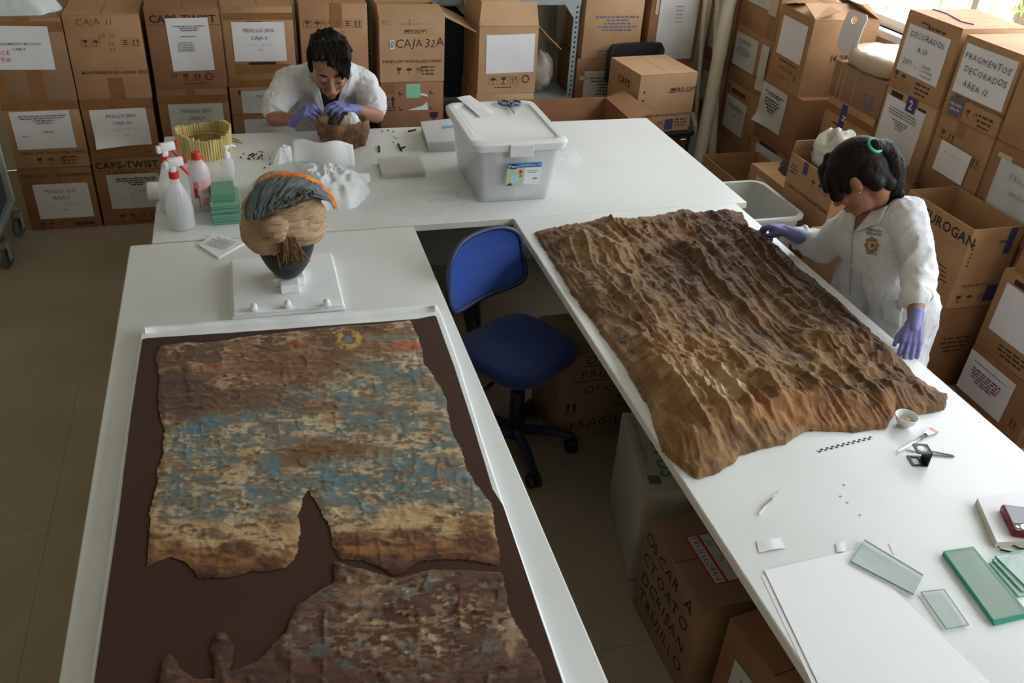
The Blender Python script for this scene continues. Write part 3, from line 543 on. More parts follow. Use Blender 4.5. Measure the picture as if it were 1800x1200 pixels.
# ------------------------------------------------------------------ textiles
def px_of(X, Y, Z):
    P = np.stack([X, Y, Z-CAMZ]); c = [np.tensordot(np.array(a), P, 1) for a in (CRT, -CUP, CFW)]
    return 900+FPX*c[0]/c[2], 600+FPX*c[1]/c[2]
def cloth_mat(name, rough, nscale, amt, bump, bscale, sheen=.2):
    m = bpy.data.materials.new(name); m.use_nodes = True; nt = m.node_tree; b = nt.nodes['Principled BSDF']
    b.inputs['Roughness'].default_value = rough; b.inputs['Sheen Weight'].default_value = sheen; b.inputs['Specular IOR Level'].default_value = .15
    a = nt.nodes.new('ShaderNodeAttribute'); a.attribute_name = 'Col'
    tc = nt.nodes.new('ShaderNodeTexCoord'); n = nt.nodes.new('ShaderNodeTexNoise'); n.inputs['Scale'].default_value = nscale; n.inputs['Detail'].default_value = 6
    r = nt.nodes.new('ShaderNodeMapRange'); r.inputs[1].default_value = .25; r.inputs[2].default_value = .75; r.inputs[3].default_value = 1-amt; r.inputs[4].default_value = 1+amt
    mx = nt.nodes.new('ShaderNodeMix'); mx.data_type = 'RGBA'; mx.blend_type = 'MULTIPLY'; mx.inputs[0].default_value = 1
    nt.links.new(tc.outputs['Object'], n.inputs[0]); nt.links.new(n.outputs[0], r.inputs[0]); nt.links.new(a.outputs['Color'], mx.inputs[6]); nt.links.new(r.outputs[0], mx.inputs[7]); nt.links.new(mx.outputs[2], b.inputs['Base Color'])
    n2 = nt.nodes.new('ShaderNodeTexNoise'); n2.inputs['Scale'].default_value = bscale; bp = nt.nodes.new('ShaderNodeBump'); bp.inputs['Strength'].default_value = bump; bp.inputs['Distance'].default_value = .004
    nt.links.new(tc.outputs['Object'], n2.inputs[0]); nt.links.new(n2.outputs[0], bp.inputs['Height']); nt.links.new(bp.outputs[0], b.inputs['Normal'])
    return m
def grid_mesh(name, X, Y, Z, mask, col, m, parent=None, snap=None):
    ny, nx = X.shape; idx = -np.ones(X.shape, int)
    fm = mask[:-1, :-1] & mask[1:, :-1] & mask[:-1, 1:] & mask[1:, 1:]
    use = np.zeros(X.shape, bool); use[:-1, :-1] |= fm; use[1:, :-1] |= fm; use[:-1, 1:] |= fm; use[1:, 1:] |= fm
    if snap is not None:
        full = np.zeros(X.shape, int); full[:-1, :-1] += fm; full[1:, :-1] += fm; full[:-1, 1:] += fm; full[1:, 1:] += fm
        bd_ = use & (full < 4); px_, py_ = X[bd_], Y[bd_]; best = np.full(px_.shape, 9.); nx_, ny_ = px_.copy(), py_.copy()
        for i in range(len(snap)):
            a = np.array(snap[i]); e = np.array(snap[(i+1) % len(snap)])-a; t = np.clip(((px_-a[0])*e[0]+(py_-a[1])*e[1])/max((e*e).sum(), 1e-9), 0, 1)
            qx, qy = a[0]+t*e[0], a[1]+t*e[1]; d = np.hypot(px_-qx, py_-qy); k = d < best; best[k] = d[k]; nx_[k] = qx[k]; ny_[k] = qy[k]
        X = X.copy(); Y = Y.copy(); X[bd_] = nx_; Y[bd_] = ny_
    idx[use] = np.arange(use.sum()); V = np.stack([X[use], Y[use], Z[use]], 1)
    F = np.stack([idx[:-1, :-1][fm], idx[:-1, 1:][fm], idx[1:, 1:][fm], idx[1:, :-1][fm]], 1)
    me = bpy.data.meshes.new(name); me.vertices.add(len(V)); me.vertices.foreach_set('co', V.ravel())
    me.loops.add(F.size); me.loops.foreach_set('vertex_index', F.ravel().astype(np.int32)); me.polygons.add(len(F))
    me.polygons.foreach_set('loop_start', np.arange(0, F.size, 4, dtype=np.int32)); me.polygons.foreach_set('use_smooth', np.ones(len(F), bool)); me.update(calc_edges=True)
    if col is not None:
        at_ = me.attributes.new('Col', 'FLOAT_COLOR', 'POINT'); c = np.ones((len(V), 4), np.float32); s = np.clip(col[use], 0, 255)/255.
        c[:, :3] = np.where(s <= .04045, s/12.92, ((s+.055)/1.055)**2.4); at_.data.foreach_set('color', c.ravel())
    me.materials.append(m); o = bpy.data.objects.new(name, me); COL.objects.link(o)
    if parent: o.parent = parent
    return o
def worldpoly(P, z): return [(p.x, p.y) for p in (at(a, b, z=z) for a, b in P)]
def polydist(P, X, Y):
    d = np.full(X.shape, 9.)
    for i in range(len(P)):
        a = np.array(P[i]); b = np.array(P[(i+1) % len(P)]); e = b-a; L = max((e*e).sum(), 1e-9)
        t = np.clip(((X-a[0])*e[0]+(Y-a[1])*e[1])/L, 0, 1); d = np.minimum(d, np.hypot(X-a[0]-t*e[0], Y-a[1]-t*e[1]))
    return d
def grid_for(P, step, pad=.01):
    x0, x1 = min(p[0] for p in P)-pad, max(p[0] for p in P)+pad; y0, y1 = min(p[1] for p in P)-pad, max(p[1] for p in P)+pad
    return np.meshgrid(np.arange(x0, x1, step), np.arange(y0, y1, step))
def mixc(c, d, m): return c*(1-m[..., None])+np.array(d, float)*m[..., None]
def blob(u, v, cu, cv, ru, rv, soft=.5, k=0): return sstep(1+soft, 1-soft, np.sqrt(((u-cu)/ru)**2+((v-cv)/rv)**2)+k)
# padded white board
ext = lambda p: p
BP = worldpoly([(249, 573), (768, 534), (780, 562), (808, 640), (845, 760), (884, 880), (992, 1190), (1040, 1330), (135, 1380), (160, 1190), (212, 820)], .772)
bd = thing('padded_board', 'white padded mounting board under the brown backing cloth', 'board', (0, 0, .75))
o = MB().prism(BP, .0005, .0225).build('core', FOAM, bd); o.modifiers.new('b', 'BEVEL').width = .004
a_, b_ = at(256, 583, z=.772), at(764, 545, z=.772)
V_ = [a_.lerp(b_, t)+Vector((0, .004*math.sin(t*9), -.749)) for t in np.linspace(0, 1, 24)]
MB().tube(V_, [.012+.002*math.sin(i*1.7) for i in range(24)], 10).build('rolled_edge', FOAM, bd, True)
# brown backing cloth
QP = worldpoly([(251, 597), (500, 580), (735, 562), (766, 556), (776, 585), (798, 645), (832, 750), (866, 862), (884, 890), (985, 1190), (1030, 1330), (143, 1380), (168, 1190), (210, 900), (232, 720)], .775)
X, Y = grid_for(QP, .006); mk = in_poly(QP, X, Y)
Z = .7755+.004*fbm(X*5, Y*5, 1)+.003*ridge(X*3, Y*7, 2)
BROWNC = cloth_mat('brown_backing_fabric', .95, 400, .08, .1, 900, .05)
col = np.ones(X.shape+(3,))*np.array([66, 45, 35.])
o = grid_mesh('backing_cloth', X, Y, Z, mk, col, BROWNC, snap=QP); tag(o, 'plain dark brown backing cloth beneath the painted textile', 'cloth')
PAINTC = cloth_mat('painted_textile', .9, 260, .16, .35, 500)
def base_z(X, Y): return .7755+.004*fbm(X*5, Y*5, 1)+.003*ridge(X*3, Y*7, 2)
# upper painted textile
UP = [(281, 606), (330, 601), (380, 599), (430, 591), (520, 581), (600, 573), (660, 568), (722, 562), (738, 592), (748, 640), (768, 668), (785, 700), (793, 755), (812, 790), (822, 825), (845, 860), (866, 883), (872, 935), (882, 996), (845, 990), (800, 984), (740, 987), (712, 1006), (690, 1013), (665, 1000), (640, 985), (600, 983), (583, 958), (576, 920), (558, 886), (541, 861), (534, 880), (527, 905), (530, 940), (526, 958), (518, 985), (500, 1000), (440, 1005), (395, 1017), (345, 1014), (322, 985), (296, 980), (258, 1000), (262, 900), (268, 868), (284, 800), (288, 752), (280, 738), (276, 700), (280, 660), (272, 632)]
P = worldpoly(UP, .782); X, Y = grid_for(P, .003)
jx, jy = .012*(fbm(X*30, Y*30, 5)-.5), .012*(fbm(X*30, Y*30, 9)-.5); mk = in_poly(P, X+jx, Y+jy)
u, v = px_of(X, Y, np.full(X.shape, .782)); n1 = fbm(u/60, v/18, 0, 5); n2 = fbm(u/22, v/7, 3, 4); n3 = fbm(u/12, v/12, 8, 3); n4 = fbm(u/90, v/60, 6, 3)
nS = fbm(u/11, v/3.2, 44, 3); nT = fbm(u/6, v/5, 47, 2); tr_m = lambda n, th, w: sstep(th-w, th+w, n*.5+nS*.32+nT*.18)
col = np.ones(X.shape+(3,))*np.array([172, 149, 117.])
col = mixc(col, (132, 98, 60), tr_m(n1, .5, .05)*.75); col = mixc(col, (206, 186, 150), tr_m(1-n1, .53, .04)*.5); col = mixc(col, (96, 68, 46), tr_m(n2, .57, .04)*.75)
zone = sstep(-30, 15, v-(742-(u-280)*.2)+(n4-.5)*90)*sstep(20, -15, v-(905-(u-540)*.03)+(n4-.5)*40)*sstep(268, 300, u)
zone = np.maximum(zone, sstep(560, 620, u)*sstep(615, 640, v)*sstep(760, 700, v))
col = mixc(col, (108, 104, 90), zone*tr_m(fbm(u/40, v/15, 21, 4), .505, .03)*.75); col = mixc(col, (92, 106, 106), zone*tr_m(fbm(u/26, v/14, 33, 4), .545, .025)*.7)
for cu, cv, ru, rv in [(374, 739, 30, 12), (333, 762, 24, 12), (368, 803, 12, 14), (327, 797, 26, 14), (478, 815, 26, 12), (482, 832, 16, 16), (648, 719, 24, 22), (607, 716, 14, 18), (706, 733, 34, 14), (596, 827, 50, 26), (640, 848, 40, 26), (690, 842, 40, 24), (735, 832, 26, 26), (811, 836, 28, 18), (596, 868, 30, 16), (304, 844, 18, 16), (368, 873, 20, 10), (400, 900, 40, 12), (432, 861, 18, 12), (473, 888, 14, 22), (702, 943, 22, 20), (718, 654, 30, 9), (660, 669, 30, 12), (741, 692, 36, 14), (520, 698, 34, 22), (446, 718, 40, 16), (660, 900, 40, 12), (770, 870, 30, 12)]:
    m_ = blob(u, v, cu, cv, ru*1.1, rv*1.1, .25, (n2-.5)*2.4+(nS-.5)*1.8+(nT-.5)*1.2); col = mixc(col, (80, 112, 128) if (cu+cv) % 3 < 1.4 else (92, 106, 106), m_*.7*tr_m(fbm(u/30, v/12, 90, 3), .46, .05))
top = sstep(28, -22, v-(742-(u-280)*.24)+(n1-.5)*70)*sstep(660, 590, u+(v-600)*.9+(n4-.5)*120)
top = np.maximum(top, sstep(622, 600, v)*.85*sstep(.35, .6, n1))
col = mixc(col, (124, 86, 48), top*tr_m(n2, .42, .06)*.85); col = mixc(col, (84, 55, 31), top*tr_m(n1, .52, .04)*.8)
col = mixc(col, (66, 42, 28), blob(u, v, 318, 690, 52, 46, .5, (n3-.5)*.8)*.9); col = mixc(col, (92, 60, 36), blob(u, v, 400, 705, 130, 20, .6, (n2-.5))*.7)
for cu, cv, ru, rv in [(560, 716, 40, 12), (600, 790, 60, 14), (535, 800, 40, 20), (640, 612, 60, 12), (700, 590, 40, 10), (520, 640, 90, 22)]: col = mixc(col, (108, 70, 36), blob(u, v, cu, cv, ru, rv, .7, (n2-.5)*1.5)*.75)
line = np.where(u < 555, 912+(u-270)*.06, 905-(u-575)*.02)
och = sstep(-18, 8, v-line+(n4-.5)*30); col = mixc(col, (184, 150, 106), och*.75*sstep(.35, .55, 1-n2))
br = sstep(18, 62, v-line+(n1-.5)*60); col = mixc(col, (128, 82, 42), br*.85); col = mixc(col, (80, 48, 28), br*sstep(.46, .6, n1)*.85); col = mixc(col, (60, 36, 24), sstep(60, 100, v-line+(n3-.5)*30)*.7)
rd = blob(u, v, 715, 607, 34, 6, .3, (n2-.5)*1.4)*.9+blob(u, v, 372, 646, 44, 5, .5, (n2-.5)*2)*.55+blob(u, v, 520, 612, 12, 14, .5, (n3-.5)*1.6)*.6; col = mixc(col, (196, 88, 66), np.clip(rd, 0, 1)*tr_m(n3, .46, .05))
rr = np.hypot((u-613)/1.0, (v-597)*1.35)+(n3-.5)*10; yl = sstep(9, 13, rr)*sstep(27, 22, rr)*tr_m(n3, .44, .06); col = mixc(col, (200, 160, 66), yl*.85); col = mixc(col, (96, 116, 120), sstep(9, 6, rr)*.9)
col = mixc(col, (100, 118, 118), blob(u, v, 690, 593, 60, 4, .5, (n2-.5)*1.5)*.6)
rg = ridge(u/70, v/40, 4, 3); rgb = (1-np.abs(2*fbm(u/34, v/26, 81, 3)-1)); 
D = polydist(P, X, Y)
Z = base_z(X, Y)+.002+(.0018*sstep(.75, .98, rg)+.0016*sstep(.8, 1, rgb)+.0012*ridge(u/14, v/10, 5, 2))*sstep(0, .02, D)+.002*fbm(X*40, Y*40, 2, 3)*sstep(0, .01, D)
o = grid_mesh('painted_textile', X, Y, Z, mk, col, PAINTC); tag(o, 'ancient tan cloth painted blue with a small yellow sun', 'textile')
# lower, darker textile
LP = [(520, 1068), (555, 1040), (590, 1022), (582, 985), (600, 988), (655, 1004), (700, 1018), (760, 1000), (884, 1004), (893, 1050), (905, 1095), (930, 1130), (950, 1165), (968, 1210), (1000, 1300), (255, 1330), (268, 1230), (285, 1160), (300, 1148), (322, 1175), (345, 1190), (376, 1190), (370, 1140), (380, 1110), (398, 1108), (412, 1135), (406, 1180), (455, 1160), (500, 1110)]
P = worldpoly(LP, .782); X, Y = grid_for(P, .003)
jx, jy = .014*(fbm(X*28, Y*28, 15)-.5), .014*(fbm(X*28, Y*28, 19)-.5); mk = in_poly(P, X+jx, Y+jy)
u, v = px_of(X, Y, np.full(X.shape, .782)); n1 = fbm(u/70, v/22, 10, 5); n2 = fbm(u/22, v/10, 13, 4); n3 = fbm(u/14, v/14, 18, 3)
col = np.ones(X.shape+(3,))*np.array([78, 52, 38.]); col = mixc(col, (96, 62, 40), sstep(.45, .6, n1)*.7); col = mixc(col, (58, 38, 30), sstep(.5, .62, n2)*.7)
z_ = blob(u, v, 720, 1100, 210, 90, .5, (n1-.5)*.8); col = mixc(col, (150, 122, 94), z_*sstep(.49, .57, n2*.5+fbm(u/11, v/4, 48, 3)*.5)*.8); col = mixc(col, (86, 90, 90), z_*sstep(.55, .66, fbm(u/30, v/18, 40, 4))*.8); col = mixc(col, (176, 152, 122), z_*sstep(.62, .72, n3*.5+n2*.5))
col = mixc(col, (160, 138, 112), blob(u, v, 905, 1120, 16, 34, .5, (n3-.5)*2)*.8); col = mixc(col, (140, 110, 82), blob(u, v, 640, 1050, 40, 40, .6, (n3-.5)*2)*.6)
D = polydist(P, X, Y); rg = ridge(u/60, v/50, 24, 3); Z = base_z(X, Y)+.003+.004*sstep(.75, .98, rg)*sstep(0, .02, D)+.004*fbm(X*30, Y*30, 22, 3)*sstep(0, .01, D)
o = grid_mesh('painted_textile', X, Y, Z, mk, col, PAINTC); tag(o, 'dark tattered piece of painted cloth with faded tan patches', 'textile')
# crumpled brown textile on the other worktable
RP = [(938, 404), (965, 400), (990, 394), (1040, 386), (1055, 380), (1105, 384), (1180, 376), (1195, 372), (1255, 372), (1270, 367), (1308, 371), (1318, 398), (1345, 412), (1368, 432), (1420, 478), (1462, 516), (1500, 553), (1560, 608), (1600, 648), (1632, 676), (1670, 692), (1666, 714), (1640, 722), (1600, 726), (1578, 722), (1562, 748), (1500, 754), (1440, 751), (1410, 756), (1385, 774), (1340, 784), (1302, 792), (1290, 810), (1262, 828), (1226, 838), (1205, 822), (1184, 806), (1166, 788), (1152, 752), (1138, 705), (1118, 672), (1100, 640), (1084, 618), (1050, 572), (1020, 532), (1000, 505), (985, 478), (962, 440)]
P = worldpoly(RP, .765); X, Y = grid_for(P, .003)
jx, jy = .016*(fbm(X*22, Y*22, 55)-.5), .016*(fbm(X*22, Y*22, 59)-.5); mk = in_poly(P, X+jx, Y+jy); D = polydist(P, X+jx, Y+jy); D = np.where(mk, D, 0)
d0, d1 = at(1180, 385, z=.76), at(1500, 690, z=.76); dx, dy = d1.x-d0.x, d1.y-d0.y; L = math.hypot(dx, dy); dx /= L; dy /= L
tt = X*dx+Y*dy; ss = -X*dy+Y*dx; wr = .10*(fbm(X*2.2, Y*2.2, 61, 3)-.5)+.03*(fbm(X*8, Y*8, 62)-.5); s2 = ss+wr
wr2 = .03*(fbm(X*9, Y*9, 68, 3)-.5)
def rg1(a_, b_, z_): return (1-np.abs(2*vnoise(a_, b_, z_)-1))
u, v = px_of(X, Y, np.full(X.shape, .765)); low = sstep(560, 640, v-(u-1080)*.06+(fbm(u/60, v/60, 70)-.5)*60)
f1 = rg1((s2+wr2)*11, tt*1.3, 63.5)**3; f2 = rg1((s2+wr2*.7)*24+3, tt*2.8, 64.5)**2.5; f5 = rg1((s2+wr2*.5)*52+7, tt*7, 69.5)**1.5
c1 = rg1((tt+wr*.6)*13, s2*3, 75.5)**2; f6 = (.6*rg1(X*24+wr2*40, Y*24, 77.5)**2+.4*rg1(X*47+f1, Y*47+wr2*60, 78.5)**1.6); amp2 = .4+.8*sstep(.35, .65, fbm(X*3.3, Y*3.3, 79)); f3 = ridge(X*26+f1, Y*26, 65, 3); f4 = fbm(X*60, Y*60, 66, 3); amp = .45+.9*sstep(.3, .7, fbm(X*4, Y*4, 67))
e1 = sstep(0, .012, D); e2 = sstep(0, .11, D)
Z = .7515+e1*(.002+.005*f5+.003*f6+.003*f4)+(e1*.22+e2*.78)*(.006*fbm(X*5, Y*5, 60)+.028*f1*amp+.019*f2*amp+.013*c1*low*amp+.006*f5+.013*f6*amp2)
for cu, cv, ru, rv, hh in [(1235, 545, 200, 10, .008), (1330, 565, 20, 12, .012), (1225, 480, 10, 60, .012), (1270, 690, 40, 30, .006), (1560, 705, 24, 16, .02), (1235, 790, 50, 14, .012), (1345, 725, 22, 26, .014), (1330, 640, 30, 25, .008), (1075, 395, 22, 10, .012), (1190, 380, 16, 14, .014)]:
    Z += hh*blob(u, v, cu, cv, ru, rv, .8, (f4-.5)*.6)*sstep(0, .02, D)
n1 = fbm(X*6, Y*6, 71, 5); n2 = fbm(X*25, Y*25, 72, 4); n3 = fbm(s2*44, tt*7, 73, 4)
col = np.ones(X.shape+(3,))*np.array([128, 96, 62.])
col = mixc(col, (92, 65, 43), sstep(.44, .58, n1)*.75); col = mixc(col, (172, 136, 92), sstep(.52, .64, n3)*.65); col = mixc(col, (58, 39, 27), sstep(.55, .66, n2*.3+n3*.7)*.6)
ed = (v-400)-(u-1330)*.86                       # distance below the far right edge in the photo
dk = sstep(150, 20, ed+(n1-.5)*90)*sstep(1150, 1260, u)*sstep(690, 560, v); col = mixc(col, (62, 40, 28), dk*.8)
col = mixc(col, (74, 50, 36), blob(u, v, 1250, 490, 130, 60, .7, (n1-.5)*1.2)*.55)
col = mixc(col, (160, 112, 62), blob(u, v, 1200, 720, 90, 90, .6, (n1-.5))*.6); col = mixc(col, (160, 108, 66), blob(u, v, 1400, 730, 170, 22, .6, (n2-.5))*.6)
col = mixc(col, (196, 176, 140), blob(u, v, 1285, 688, 28, 26, .6, (n2-.5)*2)*.85); col = mixc(col, (176, 150, 112), blob(u, v, 1225, 690, 60, 46, .6, (n2-.5)*2.4)*.7)
col = mixc(col, (150, 120, 84), blob(u, v, 1070, 470, 60, 40, .8, (n2-.5)*2)*.5)
for cu, cv in [(1290, 380), (1185, 425), (1100, 420), (945, 410), (1330, 560)]: col = mixc(col, (146, 88, 62), blob(u, v, cu, cv, 24, 10, .6, (n2-.5)*3)*.45)
BROWNT = cloth_mat('crumpled_textile', .85, 220, .22, .5, 420)
o = grid_mesh('crumpled_textile', X, Y, Z, mk, col, BROWNT); tag(o, 'large crumpled brown archaeological cloth with deep folds', 'textile')
# ------------------------------------------------------------------ things on the worktables
TZ = .7502
FROST = mat('frosted_plastic', (224, 226, 228), .35, alpha=.42, spec=.4); FROST2 = mat('clear_thin_plastic', (246, 247, 250), .25, alpha=.3, spec=.5)
CLEAR = mat('clear_plastic_bottle', (236, 238, 241), .2, alpha=.42, spec=.6); REDP = mat('red_plastic', (206, 44, 40), .4); WHITEP = mat('white_plastic', (236, 236, 236), .4)
PFILM = mat('plastic_film', (238, 242, 246), .3, alpha=.8, spec=.5); TISSUE = mat('tissue_paper', (236, 239, 242), .8); PINK = mat('printed_pink', (222, 120, 136), .5)
GLASSG = mat('green_glass_face', (196, 218, 206), .05, alpha=.32, spec=.7); GLASSE = mat('green_glass_edge', (70, 186, 160), .1, alpha=.85, spec=.7); GLASSC = mat('clear_glass_face', (206, 220, 216), .05, alpha=.35, spec=.7); GLASSCE = mat('clear_glass_edge', (140, 170, 166), .1, alpha=.8)
def heap(name, label, cat, c, rx, ry, h, m, seed, folds=9, n=64, rot=0, pw=1.0, group=None, base=TZ, parent=None):
    """crumpled sheet or bag: closed mound with sharp folds"""
    k = n; T = np.linspace(0, 2*np.pi, k, endpoint=False); Rr = np.linspace(0, 1, 26); V = []; F = []
    TT, RR = np.meshgrid(T, Rr); edge = 1+.28*(fbm(np.cos(TT)*1.7+seed, np.sin(TT)*1.7, seed, 3)-.5)*2
    x = RR*np.cos(TT)*edge; y = RR*np.sin(TT)*edge
    z = (1-RR**2.2)**pw*(.55+.25*fbm(x*2+seed, y*2, seed)+.45*ridge(x*folds*.35+seed, y*folds*.35, seed, 3))+.0
    z[-1] = 0; x = x+.05*(fbm(x*6, y*6, seed+3)-.5); X = x*rx; Y_ = y*ry; ca, sa = math.cos(rot), math.sin(rot)
    V = [(c[0]+a*ca-b*sa, c[1]+a*sa+b*ca, base+zz*h) for a, b, zz in zip(X.ravel(), Y_.ravel(), z.ravel())]
    for i in range(len(Rr)-1):
        for j in range(k): F.append((i*k+j, i*k+(j+1) % k, (i+1)*k+(j+1) % k, (i+1)*k+j))
    o = new_obj(name, V, F, m, parent, True)
    if label: tag(o, label, cat, group)
    return o
def sheet(name, label, cat, poly, z, m, wav=.002, step=.008, group=None, seed=3):
    X, Y = grid_for(poly, step, .0); mk = in_poly(poly, X, Y); bx = polydist(poly, X, Y)
    n = 14; a, b, c_, d = [np.array(p) for p in poly[:4]]; V = []; F = []
    for j in range(n+1):
        for i in range(n+1):
            s, t = i/n, j/n; p = (a*(1-s)+b*s)*(1-t)+(d*(1-s)+c_*s)*t
            V.append((p[0], p[1], z+.0006+wav*float(fbm(p[0]*14, p[1]*14, seed, 2))*math.sin(math.pi*min(1, .15+s*.7))))
    for j in range(n):
        for i in range(n): k = j*(n+1)+i; F.append((k, k+1, k+n+2, k+n+1))
    o = new_obj(name, V, F, m, None, False); so = o.modifiers.new('s', 'SOLIDIFY'); so.thickness = .0006; so.offset = 1
    if label: tag(o, label, cat, group)
    return o
def A(px, py, z=TZ): return at(px, py, z=z)
def quad(pts, z=TZ): return [tuple(at(a, b, z=z)[:2]) for a, b in pts]
# --- storage tub with lid
tb = thing('storage_tub', 'translucent plastic storage tub with lid, full of white packing', 'tub', (1.025, 3.455, TZ)); hb = .255
def rrect(w, d, r, n=5):
    P = []
    for cx, cy, a0 in ((w-r, d-r, 0), (-w+r, d-r, 90), (-w+r, -d+r, 180), (w-r, -d+r, 270)):
        for k in range(n+1): t = math.radians(a0+90*k/n); P.append((cx+r*math.cos(t), cy+r*math.sin(t)))
    return P
def loft(levels, close_bottom=True, close_top=False):
    b = MB(); n = len(levels[0][0]); V = []; F = []
    for P, z in levels: V += [(x, y, z) for x, y in P]
    for i in range(len(levels)-1):
        for k in range(n): F.append((i*n+k, i*n+(k+1) % n, (i+1)*n+(k+1) % n, (i+1)*n+k))
    if close_bottom: F.append(tuple(reversed(range(n))))
    if close_top: F.append(tuple(range((len(levels)-1)*n, len(levels)*n)))
    return b.add(V, F)
autosmooth(loft([(rrect(.15, .205, .03), 0), (rrect(.153, .21, .03), .01), (rrect(.178, .235, .035), .225), (rrect(.19, .247, .04), .228), (rrect(.19, .247, .04), hb), (rrect(.186, .243, .04), hb), (rrect(.174, .231, .034), .22), (rrect(.15, .207, .03), .006)], True, True).build('tub_body', FROST, tb), 50)
LIDM = mat('lid_plastic', (226, 228, 230), .35, alpha=.88)
autosmooth(loft([(rrect(.2, .257, .045), hb-.018), (rrect(.204, .261, .045), hb), (rrect(.204, .261, .045), hb+.01), (rrect(.196, .253, .045), hb+.018), (rrect(.17, .226, .04), hb+.018), (rrect(.165, .22, .04), hb+.012)], False, True).build('lid', LIDM, tb), 40)
for s in (-1, 1): MB().box(-.05, .05, s*.262-.008, s*.262+.008, hb-.04, hb+.012, bev=.004).build('latch', LIDM, tb)
for i, (x, y, rx, ry, h) in enumerate([(.0, -.13, .13, .06, .1), (-.07, .02, .07, .12, .16), (.07, .05, .06, .11, .09)]):
    heap('packing_tissue', None, None, (x, y), rx, ry, h, TISSUE, 20+i, base=.008, parent=tb)
jar = thing('plastic_jar', 'white lidded jar with a blue and white printed label inside the tub', 'jar', (1.06, 3.345, TZ+.008))
autosmooth(MB().lathe([(.056, 0), (.062, .005), (.062, .15), (.056, .156)], n=28).build('jar_body', mat('jar_white', (226, 230, 234), .45), jar)); autosmooth(MB().lathe([(.064, .15), (.066, .152), (.066, .172), (.062, .176), (0, .176)], n=28).build('jar_lid', WHITEP, jar))
def curved(a0, a1, z0, z1, r, m, name, parent):
    V = []; F = []; n = 10
    for i in range(n+1):
        t = a0+(a1-a0)*i/n
        for z in (z0, z1): V.append((r*math.cos(t), r*math.sin(t), z))
    for i in range(n): F.append((2*i, 2*i+2, 2*i+3, 2*i+1))
    return new_obj(name, V, F, m, parent, True)
# printed label fixed to the front wall of the tub
fy = -.2255
lab = Face(tb, (-.052, fy-.012, .085), (1, 0, 0), (0, -.115, 1), (0, -1, .115), .145, .1)
lab.rect('product_label', 0, 0, .145, .1, mat('label_white', (228, 232, 236), .5), .003); BLU = mat('label_blue', (52, 120, 190), .5)
lab.rect('label_band', .0, .078, .145, .1, BLU, .0036); lab.flat('label_emblem', [(.026+.022*math.cos(t), .085+.012*math.sin(t)) for t in np.linspace(0, 6.28, 17)[:-1]], [tuple(range(16))], mat('label_navy', (40, 44, 120), .5), .0042); lab.text('Wenco', .026, .081, .014, 'bold', PAPER, n=.0048); lab.text('Caja Multiuso   45', .098, .086, .011, 'print', PAPER, n=.0042)
lab.rect('label_picture', 0, 0, .075, .078, mat('label_green', (186, 196, 160), .5), .0036); lab.rect('label_picture', .022, .012, .056, .05, mat('label_aqua', (168, 206, 216), .5), .004); lab.rect('label_picture', .052, .052, .064, .068, mat('label_red', (190, 60, 50), .5), .0044); lab.rect('label_picture', .054, .036, .064, .046, mat('label_red', (190, 60, 50), .5), .0044); lab.flat('label_picture', [(0, 0), (.03, 0), (.018, .012)], [(0, 1, 2)], INK, .0044); lab.lines(.108, .062, [.045, .03], .004, INKG, n=.0042); lab.rect('label_picture', .112, .024, .132, .03, INKG, .0042)
# paper strip and scissors on the lid
LZ = TZ+hb+.0185
sheet('paper_strip', 'folded white paper strip lying on the tub lid', 'paper', quad([(803, 172), (826, 168), (869, 198), (845, 206)], LZ), LZ, PAPER, .004)
sc = thing('scissors', 'scissors with blue grey handles on the tub lid', 'scissors', A(899, 190, LZ), -.12)
HND = mat('blue_grey_plastic', (78, 88, 112), .4); BLD = mat('steel_blade', (176, 178, 182), .3, metal=.35)
for s in (-1, 1):
    V = [(s*.026+.022*math.cos(t), .055+.03*math.sin(t), .006) for t in np.linspace(0, 2*math.pi, 22)]; MB().tube(V, .0055, 8).build('handle', HND, sc, True)
    MB().tube([(s*.012, .028, .006), (-s*.004, -.005, .005)], [.006, .006], 8).build('shank', HND, sc, True)
    MB().prism([(-.008, .0), (.006, .0), (.004, -.07), (0, -.085), (-.006, -.06)] if s > 0 else [(-.005, 0), (.008, 0), (.005, -.06), (0, -.085), (-.004, -.07)], .003 if s > 0 else .0055, .005 if s > 0 else .0075).build('blade', BLD, sc)
MB().lathe([(.005, .002), (.005, .0095), (0, .0098)], n=12).build('screw', CHROME, sc)
# --- reed crown
cw = thing('reed_basket', 'ring of upright pale reeds standing on the back worktable', 'basket', (-.205, 3.965, TZ)); ns = 62
reed = None
for k in range(ns):
    t = 2*math.pi*k/ns; r = .112; h = .105+.014*math.sin(t*2+1)+random.uniform(-.005, .004)
    V = MB().tube([(r*math.cos(t), r*math.sin(t), 0), ((r+.004)*math.cos(t)+random.uniform(-.002, .002), (r+.004)*math.sin(t), h)], [.0066, .0058], 6); V.build('reed', WOODREED, cw)
V = [(.105*math.cos(t), .105*math.sin(t), .05) for t in np.linspace(0, 2*math.pi, 40)]; MB().tube(V, .004, 6).build('inner_binding', WOODREED, cw)
for i, (a, b) in enumerate([((406, 248), (426, 252)), ((405, 243), (422, 248))]):
    o = MB().tube([A(*a)+Vector((0, 0, .003+i*.002)), A(*b)+Vector((0, 0, .003))], .003, 6).build('reed_piece', WOODREED); tag(o, 'short loose piece of reed lying beside the reed crown', 'reed', 'loose reed pieces')
